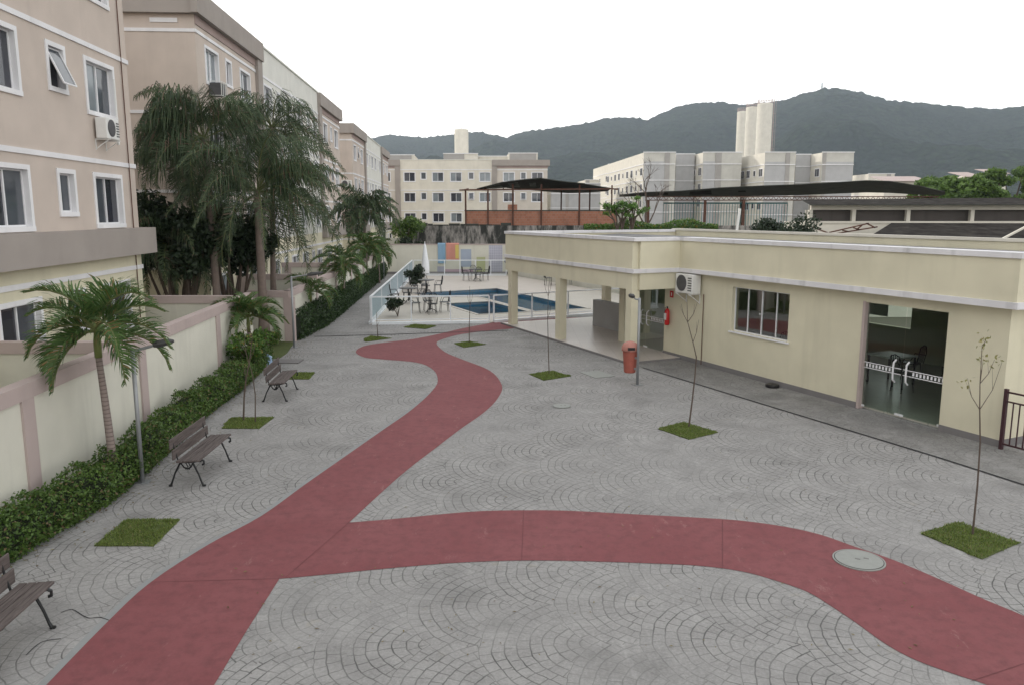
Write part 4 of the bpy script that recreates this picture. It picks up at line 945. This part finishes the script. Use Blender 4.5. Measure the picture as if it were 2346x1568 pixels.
mw('garden_end_wall','pale wall at the end of the side path',(-12,63.5),(-7.2,63.5),2.3)
# ---------------------------------------------------------------- informal buildings beyond the pool
mb=MB(); rnd=random.Random(9)
xx=Q(941,520,62)[0]
while xx<Q(1160,520,62)[0]:
    w_=rnd.uniform(.4,1.3); mb.box(xx,xx+w_-.04,61.97,62.2,3.3,3.36+rnd.uniform(.0,.16)); xx+=w_
o=mb.build('broken_top',M['under']); o.parent=oldw; o.matrix_parent_inverse=Matrix.Translation(oldw.location).inverted()
t=thing('brick_building','unfinished orange brick upper storey with open roof frame','building',(0,66,0))
xa=Q(1065,500,66)[0]; xb=Q(1412,500,66)[0]
mb=MB(); mb.box(xa,xb,0,6,-1.5,3.25); mb.build('wall',M['mould'],t)
mb=MB(); mb.box(xa,xb,0,.15,3.25,4.42); mb.box(xa,xa+.15,.151,6,3.25,4.42); mb.box(xb-.15,xb,.151,6,3.25,4.42); mb.box(Q(1163,480,66)[0],Q(1185,480,66)[0],.02,.14,4.51,4.95); mb.build('brick_parapet',M['brick'],t)
mb=MB(); mb.box(xa-.03,xb+.03,-.03,.18,4.42,4.50); mb.build('parapet_top',M['under'],t)
for u in (1067,1118,1175,1240,1327):
    x=Q(u,480,66)[0]; mb=MB(); mb.box(x-.07,x+.07,-.10,-.002,3.1,6.6 if u>1120 else 6.1); mb.build('post',M['rust'],t)
for u in (1285,1350,1400):
    x=Q(u,480,72)[0]; mb=MB(); mb.box(x-.06,x+.06,5.6,5.7,4.0,6.7); mb.build('post',M['rust'],t)
mb=MB()
def sheet(mb,pts,n_=1):
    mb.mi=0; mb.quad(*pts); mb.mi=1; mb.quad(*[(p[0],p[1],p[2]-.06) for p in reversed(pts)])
    for a_,b_ in zip(pts,pts[1:]+pts[:1]): mb.quad(a_,b_,(b_[0],b_[1],b_[2]-.06),(a_[0],a_[1],a_[2]-.06))
u2x=lambda u,Y:Q(u,450,Y)[0]
def rq(u,v,Y): p=Q(u,v,Y); return (p[0],p[1]-66,p[2])
for l in ([(1092,432,66),(1150,417,65.4),(1162,429,75),(1110,432,76)],[(1150,417,65.4),(1196,411,65.2),(1203,433,76),(1162,430,75)],[(1196,411,65.2),(1242,407,65),(1244,437,77),(1203,433.5,76)],[(1242,408,65),(1290,415,65.2),(1300,441,77),(1244,437.5,77)],[(1290,415,65.2),(1340,420,65.5),(1354,440,76),(1300,441.5,77)],[(1340,421,65.5),(1400,431,66),(1392,437,75),(1354,439.5,76)]): sheet(mb,[rq(*q) for q in l])
mb.build('roof',[M['sheet'],M['under']],t)
mb=MB()
for z,y in ((6.1,-.5),(6.3,5.7),(6.2,2.6)): mb.bar((xa-.4,y,z),(xb,y,z+.1),.08,.10)
for i in range(9): x=xa+(xb-xa)*i/8; mb.bar((x,-.7,6.12),(x,5.9,6.42),.06,.08)
mb.build('roof_beams',M['rust'],t)
# long canopy
Yc=74
t=thing('long_canopy','long dark corrugated canopy on rusty posts with a lattice truss','canopy',(0,Yc,0))
def zc(u,v,Y=Yc): return Q(u,v,Y)[2]
mb=MB()
prof=[(1419,446,450),(1478,440,449),(1560,437,450),(1650,429.5,449),(1750,425,448),(1833,422,446),(1985,413,440),(2037,414.5,441),(2105,425,445),(2165,439,446)]
for (u0,a0,b0),(u1,a1,b1) in zip(prof,prof[1:]):
    X0=Q(u0,b0,Yc+9)[0]; X1=Q(u1,b1,Yc+9)[0]; x0_=Q(u0,a0,Yc-1)[0]; x1_=Q(u1,a1,Yc-1)[0]
    p=[(x0_,-1,zc(u0,a0,Yc-1)),(x1_,-1,zc(u1,a1,Yc-1)),(X1,9,Q(u1,b1,Yc+9)[2]),(X0,9,Q(u0,b0,Yc+9)[2])]
    sheet(mb,p)
mb.build('roof',[M['sheet3'],M['under']],t)
mb=MB()
xl=Q(1478,458,Yc)[0]; xr=Q(2150,458,Yc)[0]; z1=zc(1600,449.5)-.05; z0=zc(1600,459)
mb.bar((xl,0,z1),(xr,0,z1),.08,.08); mb.bar((xl,0,z0),(xr,0,z0),.08,.08); N=56
for i in range(N):
    xA=xl+(xr-xl)*i/N; xB=xl+(xr-xl)*(i+.5)/N; xC=xl+(xr-xl)*(i+1)/N; mb.bar((xA,0,z0),(xB,0,z1),.04,.04); mb.bar((xB,0,z1),(xC,0,z0),.04,.04)
mb.build('truss',M['rust'],t)
for u in (1485,1615,1703,1859,2160):
    x=Q(u,480,Yc)[0]; mb=MB(); mb.box(x-.11,x+.11,-.1,.1,-1.5,z0); mb.build('post',M['rust'],t)
mb=MB(); xx=Q(1700,480,Yc)[0]
xa_=Q(1545,480,Yc)[0]; xb_=Q(1850,480,Yc)[0]; zt_=zc(1700,466); mb.box(xa_,xb_,5.4,5.46,zt_,zt_+.14)
for i in range(46): x=xa_+(xb_-xa_)*i/45; mb.box(x-.025,x+.025,5.41,5.45,-1.5,zt_)
mb.build('railing',M['coat'],t)
# low bay building on the right
Yr=52
t=thing('bay_building','low pale building with dark open bays behind the hall roof','building',(0,Yr,0))
xs=[Q(u,480,Yr)[0] for u in (1858,1957,2082,2229,2420)]
z=lambda v,u=2100:Q(u,v,Yr)[2]
mb=MB(); mb.box(xs[0],xs[-1],0,5,-1.5,z(509)); mb.box(xs[0],xs[-1],-.02,.2,z(481),z(470)); mb.box(xs[0],xs[-1],.9,1.0,z(509),z(481)); mb.build('wall',M['farwhite'],t)
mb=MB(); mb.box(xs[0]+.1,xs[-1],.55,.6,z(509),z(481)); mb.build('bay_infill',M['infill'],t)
for x in xs:
    mb=MB(); mb.box(x-.12,x+.12,-.03,.25,z(509),z(481)); mb.build('pillar',M['farwhite'],t)
mb=MB(); mb.box(xs[0],xs[-1],-.1,.25,z(512),z(507)); mb.build('sill',M['farwhite'],t)
mb=MB(); sheet(mb,[(xs[0]-.4,-.9,z(469)),(xs[-1],-.9,z(468)),(xs[-1],4.5,z(450)),(xs[0]+1,4.5,z(455))]); mb.build('roof',[M['sheet3'],M['under']],t)
t=thing('lean_to_roof','black corrugated lean-to roof just behind the hall parapet','roof',(0,44,0))
mb=MB(); za=lambda u,v,Y=44:Q(u,v,Y)[2]
sheet(mb,[(Q(1992,542,44)[0],0,za(1992,542)),(Q(2420,546,44)[0],0,za(2420,546)),(Q(2420,512,50)[0],6,Q(2400,512,50)[2]),(Q(2042,511,50)[0],6,Q(2042,511,50)[2])]); mb.build('roof',[M['sheet3'],M['under']],t)
mb=MB(); mb.box(Q(1999,542,44)[0],Q(2420,546,44)[0],.1,.25,-1.5,za(2000,545)); mb.build('wall',M['farwhite'],t)
mb=MB(); mb.bar((Q(2296,548,43.9)[0],-.15,za(2296,547)),(Q(2350,515,43.9)[0],-.1,za(2350,520)),.12,.1); mb.build('ridge_board',M['farwhite'],t)
for i,(u0,v0,u1,v1,r,nm,lab) in enumerate([(1688,530,1695,478,.07,'white_pole','leaning white pipe standing behind the hall parapet'),]):
    a=Q(u0,v0,40); b=Q(u1,v1,40); mb=MB(); mb.tube([(a[0],40,-1.5),(a[0],40,a[2]),(b[0],40,b[2])],r,8); o=mb.build(nm,M['acw']); tag(o,lab,'pipe')
t=thing('scrap_metal','rusty ladder-like metal frame lying on the roof in front of the bay building','scrap metal',(0,46,0))
mb=MB(); q=lambda u,v:(Q(u,v,46)[0],0,Q(u,v,46)[2])
for a,b in (((1900,533),(1990,512)),((1912,536),(2010,520)),((1930,528),(1945,531)),((1955,522),(1970,527)),((1860,520),(1905,537)),((1985,512),(2005,522)),((1975,516),(1962,527))): mb.bar(q(*a),q(*b),.07,.07)
mb.build('bars',M['rust'],t); mb=MB(); mb.box(q(1858,540)[0],q(2040,540)[0],.2,.6,-1.5,q(1900,536)[2]); mb.build('roof_slab',M['farwhite'],t)
# rubble heap
t=shrub('dark heap with trailing plant behind the hall parapet',(Q(1795,520,42)[0],42,2.4),1.7,1.5,'darktree',.10,3000,61,name='scrap_heap',cat='heap')
mb=MB(); mb.box(Q(1690,540,42)[0],Q(1870,540,42)[0],40.8,43.4,-1.5,2.6); o=mb.build('flat_roof_block',M['mould']); tag(o,'low mouldy flat roof under the dark heap behind the hall','building')
# strip of greenery on the old wall top
rnd=random.Random(5)
t=thing('roof_hedge','long strip of bright green planting behind the hall roof','hedge'); lv=MB(); Yg=56
mb=MB(); mb.box(Q(1335,520,Yg)[0],Q(1645,520,Yg)[0],Yg,Yg+2,-1.5,Q(1500,528,Yg)[2]); mb.build('planter',M['mould'],t)
for i in range(5200):
    u=rnd.uniform(1338,1645); yy=Yg+rnd.uniform(-.2,1.2); top=518-14*(.5+.5*math.sin(u*.045))*(1 if u>1420 else .3)-rnd.random()*5
    v=rnd.uniform(top,531); p=Q(u,v,yy); leafq(lv,p,rnd.uniform(.06,.12),rnd,.3)
lv.build('foliage',M['shrub'],t)
for i,(u,v1,h,s,lab) in enumerate(((1425,455,1,0,'frangipani-like plant with the highest leaf rosettes behind the hall'),(1448,452,1,1,'leafy rosette plant right of the tallest rosette plant'),(1414,468,1,2,'small rosette plant at the left of the rooftop planting'))):
    rnd=random.Random(70+i); p=Q(u,528,55); tp=Q(u,v1,55); t=thing('rosette_plant',lab,'plant',(p[0],55,p[2])); st=MB(); lv=MB(); Hh=tp[2]-p[2]
    for b in range(7):
        e=Vector((rnd.uniform(-.9,.9),rnd.uniform(-.5,.5),Hh*rnd.uniform(.55,.95))); st.tube([(0,0,0),(e.x*.3,e.y*.3,Hh*.4),tuple(e)],[.06,.045,.035],6)
        for j in range(60):
            leafq(lv,e+Vector((rnd.gauss(0,.16),rnd.gauss(0,.16),rnd.gauss(.02,.08))),rnd.uniform(.10,.18),rnd,.8,.28)
    st.build('trunk',M['twig'],t); lv.build('crown',M['fran'],t)
# bare tree
t=thing('bare_tree','leafless tall tree behind the rooftop planting','tree',(Q(1478,520,60)[0],60,-1.0)); mb=MB(); rnd=random.Random(3)
def branch(p,d,l,r,dep):
    e=p+d*l; m=p+d*l*.5+Vector((rnd.gauss(0,.05),rnd.gauss(0,.05),0))*l; mb.tube([tuple(p),tuple(m),tuple(e)],[r,r*.85,r*.65],5)
    if dep==0: return
    for i in range(2 if dep>1 else 3):
        nd=(d+Vector((rnd.gauss(0,.42),rnd.gauss(0,.42),rnd.uniform(-.15,.25)))).normalized(); branch(e,nd,l*rnd.uniform(.6,.85),r*.62,dep-1)
branch(Vector((0,0,0)),Vector((.02,0,1)),4.4,.13,0); branch(Vector((.08,0,4.3)),Vector((.0,0,1)),1.5,.10,5); branch(Vector((.08,0,4.2)),Vector((-.6,0,1)).normalized(),1.3,.07,4); branch(Vector((.08,0,4.2)),Vector((.55,.2,1)).normalized(),1.3,.07,4)
mb.build('trunk',M['twig'],t)
# shrubs at the end of side path
shrub('bright green tree at the end of the side path',(-8.0,60.5,0),1.6,4.2,'tree',.11,3600,41,name='tree',cat='tree')
shrub('darker bushy plants beside the bright tree at the path end',(-7.0,58.5,0),1.3,2.6,'darktree',.11,2800,42)
shrub('low green shrub in front of the dirty wall at the path end',(-8.2,57.2,0),.9,1.6,'shrub',.08,1200,43)
t=thing('metal_gate','dark metal gate closing the side path','gate',(-8.9,58.2,0)); 
mb=MB()
for i in range(12): mb.box(i*.12,i*.12+.02,0,.02,.1,1.7)
mb.build('bars',M['iron'],t); mb=MB(); mb.box(0,1.36,-.01,.03,1.6,1.64); mb.box(0,1.36,-.01,.03,.1,.14); mb.build('rail',M['iron'],t)
# ---------------------------------------------------------------- far apartment blocks
def farblock(label,u_front,u_side,u_right,vtop,Y,mats,strips,side_wins,azs=AZ,depth=None,zoff=-1.0):
    p=Q(u_front,vtop,Y); zt=p[2]; x=p[0]; xr=Q(u_right,vtop,Y)[0]
    t=thing('far_apartment_block',label,'building',(x,Y,0),0,'apartment blocks beyond the canopies')
    L=depth; d=Vector((-math.sin(azs),math.cos(azs))); W=xr-x
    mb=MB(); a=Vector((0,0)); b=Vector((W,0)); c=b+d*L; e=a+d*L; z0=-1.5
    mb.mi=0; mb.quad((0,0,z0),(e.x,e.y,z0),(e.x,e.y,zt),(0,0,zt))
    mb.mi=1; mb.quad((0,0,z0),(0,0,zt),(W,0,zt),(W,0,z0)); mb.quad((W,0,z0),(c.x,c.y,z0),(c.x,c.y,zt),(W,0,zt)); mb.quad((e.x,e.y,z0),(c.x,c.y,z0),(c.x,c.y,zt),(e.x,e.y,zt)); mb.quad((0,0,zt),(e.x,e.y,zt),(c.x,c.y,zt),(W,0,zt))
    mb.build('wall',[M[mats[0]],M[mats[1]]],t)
    mb=MB(); 
    for (f0,f1) in strips: mb.box(W*f0,W*f1,-.12,-.002,2.2,zt-.02)
    if strips: mb.box(W*strips[0][0] if len(strips)==1 else 0,W*strips[-1][1],-.16,-.122,zt-1.4,zt-.55)
    mb.build('frame_surround',M['fartaupe'],t)
    if strips and W>2:
        mb=MB(); f0,f1=strips[0]
        if f0>.25: mb.box(W*.015,W*f0-.003,-.06,-.002,-1.5,zt-1.45)
        else: mb.box(W*f1+.003,W*.985,-.06,-.002,-1.5,zt-1.45)
        mb.build('panel',M['fargrey'],t)
    mb=MB()
    for i in range(4):
        z=zt-1.95-2.66*i
        mb.box(0,W,-.20,-.165,z,z+.14)
        A=Vector((-.05,0)); E_=A+d*L; mb.bar((A.x,A.y,z+.07),(E_.x,E_.y,z+.07),.06,.14)
    mb.box(-.08,W+.05,-.18,-.06,zt-.0,zt+.14); mb.build('band',M['white'],t)
    # side windows on the left face
    ns=side_wins
    for i in range(ns):
        for fl in range(3):
            s=1.4+(L-2.8)*i/max(1,ns-1); big_=(i%3!=1); w=.7 if big_ else .35; z=zt-2.5-2.66*fl; h=1.15 if big_ else .8
            q=d*s; A=(q.x-.03,q.y)
            mb=MB(); n0=Vector((-d.y,d.x))
            mb.mi=0; mb.bar((*(q-d*(w+.13)+n0*.03),z-.6),(*(q+d*(w+.13)+n0*.03),z-.6),.05,h+.26)
            mb.mi=1; mb.bar((*(q-d*w+n0*.05),z-.6),(*(q+d*w+n0*.05),z-.6),.05,h)
            mb.mi=0; mb.bar((*(q+n0*.078),z-.6-h/2),(*(q+n0*.078),z-.6+h/2),.03,.05) if big_ else None
            mb.build('window',[M['white'],M['pane']],t)
    return t
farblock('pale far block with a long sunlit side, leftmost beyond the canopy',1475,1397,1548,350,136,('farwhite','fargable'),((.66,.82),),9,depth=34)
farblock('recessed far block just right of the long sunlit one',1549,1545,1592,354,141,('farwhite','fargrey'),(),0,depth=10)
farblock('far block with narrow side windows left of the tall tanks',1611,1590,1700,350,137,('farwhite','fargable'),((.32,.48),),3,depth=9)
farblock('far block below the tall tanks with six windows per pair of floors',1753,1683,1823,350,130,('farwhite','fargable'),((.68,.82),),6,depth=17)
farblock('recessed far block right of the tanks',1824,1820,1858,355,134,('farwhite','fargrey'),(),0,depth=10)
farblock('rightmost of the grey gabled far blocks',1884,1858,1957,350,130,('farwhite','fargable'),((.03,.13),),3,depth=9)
farblock('smaller far block receding behind the long sunlit one',1393,1375,1410,377,178,('farwhite','fargrey'),(),3,depth=20)
farblock('low pale far block right of the rightmost gable',1990,1962,2050,399,175,('farwhite','farwhite'),((.7,.85),),0,depth=12)
farblock('pale roof block peeking left of the long sunlit block',1340,1338,1392,413,190,('farwhite','farwhite'),((.05,.2),),0,depth=12)
farblock('pale grey block seen between the posts of the brick building',1262,1260,1376,421,152,('farwhite','fargrey'),((.3,.36),),0,depth=10)
farblock('upper block with grey cornice behind the end of the cross block, right part',1085+80,1160,1232,352,150,('farwhite','farwhite'),((.05,.95),),0,depth=10)
farblock('upper block below the single tank behind the cross block',1016,1012,1095,353,150,('farwhite','farwhite'),((.0,.6),),0,depth=10)
farblock('upper recessed link between two blocks behind the cross block',1096,1094,1164,359,153,('farwhite','farwhite'),(),0,depth=8)
farblock('upper block peeking above the left end of the cross block',880,878,950,356,150,('farwhite','farwhite'),((.1,.9),),0,depth=10)
# ---------------------------------------------------------------- water tanks
def tank(label,uc,hw_,vtop,Y,group='tall cylindrical water tanks',rail=True):
    p=Q(uc,vtop,Y); r=hw_/1860*Y; t=thing('water_tank',label,'water tank',(p[0],Y,-1.5),0,group)
    zt=p[2]+1.5
    mb=MB(); mb.lathe([(r,0),(r,zt),(r*.96,zt+.15),(.1,zt+.4)],36); mb.build('shell',M['tank'],t,smooth=False)
    mb=MB()
    for z in (zt*.25,zt*.5,zt*.75): mb.lathe([(r+.02,z),(r+.02,z+.08)],36)
    mb.build('seam',M['tank'],t)
    mb=MB(); x=r*.9
    if rail:
        for s in (-.25,.25): mb.bar((r+.25,-.3+s,0),(r+.25,-.3+s,zt+1.2),.08,.08)
        for i in range(int(zt/1.0)): mb.bar((r+.25,-.55,i*1.0+.5),(r+.25,-.05,i*1.0+.5),.05,.05); 
        for i in range(int(zt/2.0)): mb.bar((r,-.3,i*2+.5),(r+.75,-.3,i*2+.5),.05,.05)
        mb.bar((r+.75,-.3,2),(r+.75,-.3,zt+1.0),.06,.06)
        mb.build('ladder',M['coping'],t)
        mb=MB(); N=18
        for zz in (zt+.6,zt+1.1): mb.tube([(r*.95*math.cos(2*PI*i/N),r*.95*math.sin(2*PI*i/N),zz) for i in range(N+1)],.04,5)
        for i in range(N): mb.bar((r*.95*math.cos(2*PI*i/N),r*.95*math.sin(2*PI*i/N),zt),(r*.95*math.cos(2*PI*i/N),r*.95*math.sin(2*PI*i/N),zt+1.1),.05,.05)
        mb.build('guard_rail',M['coping'],t)
tank('tallest and nearest of the tall cream water tanks, on the right with a ladder',1753,17,240,190)
tank('middle tall cream water tank',1724,14,248,205)
tank('leftmost and lowest of the tall cream water tanks',1702,12.5,258,222)
tank('single short cream tank above the cross block',1057,16,299,165,group=None,rail=False)
# radio mast
p=Q(1883,200,2300); t=thing('radio_mast','tiny mast on the mountain summit','mast',(p[0],p[1],p[2]-14)); mb=MB(); mb.tube([(0,0,0),(0,0,26)],[3,2],6); mb.build('mast_pole',M['pole'],t); mb=MB(); mb.box(-4,4,-4,4,0,9); mb.build('hut',M['farwhite'],t)
# trees on the right and houses among them
def bigtree(label,u,vtop,vbot,Y,wpx,seed,N=9500,ls=.24):
    p=Q(u,vbot,Y); tp=Q(u,vtop,Y); r=wpx/1850*Y/2
    rnd=random.Random(seed); t=thing('tree',label,'tree',(p[0],Y,-1.5),0,'trees beyond the canopies'); lv=MB(); st=MB(); Hh=tp[2]+1.5; zl=p[2]+1.5
    for c in range(22):
        a=rnd.uniform(0,2*PI); rr=r*math.sqrt(rnd.random()); f=rnd.random(); cz=zl*.8+(Hh-zl*.8)*(.05+.80*f)*(1-.30*(rr/r)**2); cr=r*rnd.uniform(.30,.46)
        cc=Vector((rr*math.cos(a),rr*math.sin(a)*.7,cz)); st.tube([(0,0,0),(cc.x*.2,cc.y*.2,zl*.7),tuple(cc)],[.22,.15,.04],5)
        for i in range(N//22):
            d=Vector((rnd.gauss(0,1),rnd.gauss(0,1),rnd.gauss(0,1))).normalized()*cr*(rnd.random()**.5); d.z*=.5
            leafq(lv,cc+d,ls*rnd.uniform(.5,1.3),rnd,.8)
    st.build('trunk',M['twig'],t); lv.build('crown',M['tree'],t)
bigtree('spreading flat topped tree left of the right-hand tree group',2180,373,440,88,120,1)
bigtree('wide tree at the right edge below the mountain',2318,362,440,92,140,2)
bigtree('lower tree between the flat topped tree and the right edge',2250,388,445,84,110,3)
bigtree('low tree overlapping the end of the long canopy',2130,405,442,86,90,4,3000)
bigtree('tree beyond the canopies at far right, behind the others',2400,368,440,95,120,5)
for i,(u,v,w,lab) in enumerate(((2230,405,26,'small cream house glimpsed between the right trees'),(2290,398,22,'pinkish house glimpsed behind the rightmost trees'),(2075,415,60,'low cream building behind the canopy ridge'))):
    p=Q(u,v,110); t=thing('house',lab,'house',(p[0],110,-1.5)); ww=w/1850*110/2; mb=MB(); mb.box(-ww*1.6,ww*1.6,0,8,0,p[2]+1.5); mb.build('wall',M['farwhite'],t); mb=MB(); sheet(mb,[(-ww*1.8,-.5,p[2]+1.5),(ww*1.8,-.5,p[2]+1.5),(ww*1.8,4,p[2]+2.3),(-ww*1.8,4,p[2]+2.3)]); mb.build('roof',[M['coping'],M['coping']],t)
# filler town low blocks behind so that no empty land shows
rnd=random.Random(12)
for i in range(26):
    u=900+i*60+rnd.uniform(-20,20); Y=rnd.uniform(200,330); x=Q(u,480,Y)[0]; w=rnd.uniform(8,16); h=rnd.uniform(5,9)
    t=thing('distant_house','low distant house, number %s counting from the left of the far row'%['one','two','three','four','five','six','seven','eight','nine','ten','eleven','twelve','thirteen','fourteen','fifteen','sixteen','seventeen','eighteen','nineteen','twenty','twenty one','twenty two','twenty three','twenty four','twenty five','twenty six'][i],'house',(x,Y,-1.5),rnd.uniform(-.3,.3),'distant houses below the mountain') if 0 else None
# ---------------------------------------------------------------- mountains
ridge=[(-600,330),(200,340),(700,345),(800,330),(850,315),(900,305),(960,311),(1000,310),(1040,303),(1075,301),(1110,299),(1140,307),(1160,312),(1180,304),(1200,297),(1260,290),(1330,280),(1380,268),(1420,264),(1450,266),(1480,270),(1510,255),(1540,241),(1580,232),(1620,228),(1660,233),(1700,235),(1750,230),(1790,225),(1815,213),(1840,205),(1870,200),(1895,198),(1920,202),(1950,205),(1980,215),(2010,225),(2060,230),(2100,232),(2140,238),(2180,240),(2220,243),(2260,246),(2300,242),(2346,240),(2500,235),(2900,250)]
def elev(u):
    for (a,va),(b,vb) in zip(ridge,ridge[1:]):
        if a<=u<=b:
            f=(u-a)/(b-a); v=va+(vb-va)*f; x,y,w=ray(u,v); return w/math.hypot(x,y)
    return .05
mb=MB(); NA,NR=820,46; a0,a1=-48,48; rows=[]
for i in range(NA+1):
    az=math.radians(a0+(a1-a0)*i/NA); u=CX+1833*math.tan(az); u=max(-590,min(2890,u)); D=2300+500*max(0,min(1,(1250-u)/300)); e=elev(u); Hr=H+e*D
    fine=4.5*noise.noise(Vector((i*.47,0,1)))+4.5*noise.noise(Vector((i*.13,3,1)))
    for j in range(NR+1):
        f=j/NR*1.25; r=900+(D-900)*f
        if f<=1: hgt=(Hr)*(f**1.15)
        else: hgt=Hr*(1-(f-1)*1.6)
        x,y=math.sin(az)*r,math.cos(az)*r
        sp=noise.noise(Vector((x*.0035,y*.0035,5)))*70+noise.noise(Vector((x*.011,y*.011,8)))*26+noise.noise(Vector((x*.03,y*.03,2)))*9
        m_=max(0,math.sin(min(1,f)*PI))**.7
        z=hgt+(sp-30)*m_*min(1,hgt/90) + (fine if abs(f-1)<.09 else 0) + noise.noise(Vector((x*.06,y*.06,2)))*3
        if f<.99:
            lim=H+e*r*.985; z=min(z,lim)
        mb.v.append((x,y,max(-8,z-2)))
for i in range(NA):
    for j in range(NR):
        a=i*(NR+1)+j; mb.f.append((a,a+1,a+NR+2,a+NR+1)); mb.m.append(0)
struct(mb.build('mountain',M['mount'],smooth=True))
# ---------------------------------------------------------------- haze
mb=MB(); mb.box(-3600,3600,-120,3700,-3.5,640)
hz=mb.build('haze',None.__class__ and M['acw']); hz.data.materials.clear()
m=bpy.data.materials.new('haze_air'); m.use_nodes=True; tt=m.node_tree; tt.nodes.clear(); o=tt.nodes.new('ShaderNodeOutputMaterial'); pv=tt.nodes.new('ShaderNodeVolumePrincipled')
pv.inputs['Color'].default_value=(.74,.86,1,1); pv.inputs['Density'].default_value=.00015; pv.inputs['Anisotropy'].default_value=.2
tt.links.new(pv.outputs[0],o.inputs['Volume']); hz.data.materials.append(m); struct(hz,'stuff')
# ---------------------------------------------------------------- light and camera
SUN_EL=math.radians(15); SUN_AZ=math.radians(-58)   # azimuth from +Y towards +X; sun at the left, slightly ahead
world=bpy.data.worlds.new('World'); sc.world=world; world.use_nodes=True; wt=world.node_tree; wt.nodes.clear()
wo=wt.nodes.new('ShaderNodeOutputWorld'); bg=wt.nodes.new('ShaderNodeBackground'); sky=wt.nodes.new('ShaderNodeTexSky'); sky.sky_type='NISHITA'; sky.sun_disc=False
sky.sun_elevation=SUN_EL; sky.sun_rotation=SUN_AZ; sky.air_density=1.5; sky.dust_density=3
mx=wt.nodes.new('ShaderNodeMix'); mx.data_type='RGBA'; mx.inputs[0].default_value=.80; wt.links.new(sky.outputs[0],mx.inputs[6]); tc=wt.nodes.new('ShaderNodeTexCoord'); sp=wt.nodes.new('ShaderNodeSeparateXYZ'); wt.links.new(tc.outputs['Generated'],sp.inputs[0])
rp=wt.nodes.new('ShaderNodeValToRGB'); wt.links.new(sp.outputs[2],rp.inputs[0]); rp.color_ramp.elements[0].position=.0; rp.color_ramp.elements[0].color=(1,.98,.95,1); rp.color_ramp.elements[1].position=.75; rp.color_ramp.elements[1].color=(.57,.565,.56,1)
sc2=wt.nodes.new('ShaderNodeVectorMath'); sc2.operation='SCALE'; sc2.inputs['Scale'].default_value=20.0; wt.links.new(rp.outputs[0],sc2.inputs[0]); wt.links.new(sc2.outputs[0],mx.inputs[7])
wt.links.new(mx.outputs[2],bg.inputs[0]); bg.inputs[1].default_value=.11; wt.links.new(bg.outputs[0],wo.inputs[0])
sl=bpy.data.lights.new('sun','SUN'); sl.energy=2.0; sl.angle=math.radians(.5); sl.color=(1,.94,.85)
so=bpy.data.objects.new('sun',sl); COL.objects.link(so)
sd=Vector((math.sin(SUN_AZ)*math.cos(SUN_EL),math.cos(SUN_AZ)*math.cos(SUN_EL),math.sin(SUN_EL))); so.rotation_euler=sd.to_track_quat('Z','Y').to_euler(); so.location=(0,0,60)
cam=bpy.data.cameras.new('camera'); cam.sensor_width=36; cam.lens=FL/2346*36; cam.clip_end=9000; cam.clip_start=.1
co=bpy.data.objects.new('camera',cam); COL.objects.link(co); co.location=(0,0,H); co.rotation_euler=(PI/2-TH,0,0); sc.camera=co
sc.view_settings.view_transform='Standard'; sc.view_settings.look='None'; sc.view_settings.exposure=.18; sc.view_settings.gamma=1
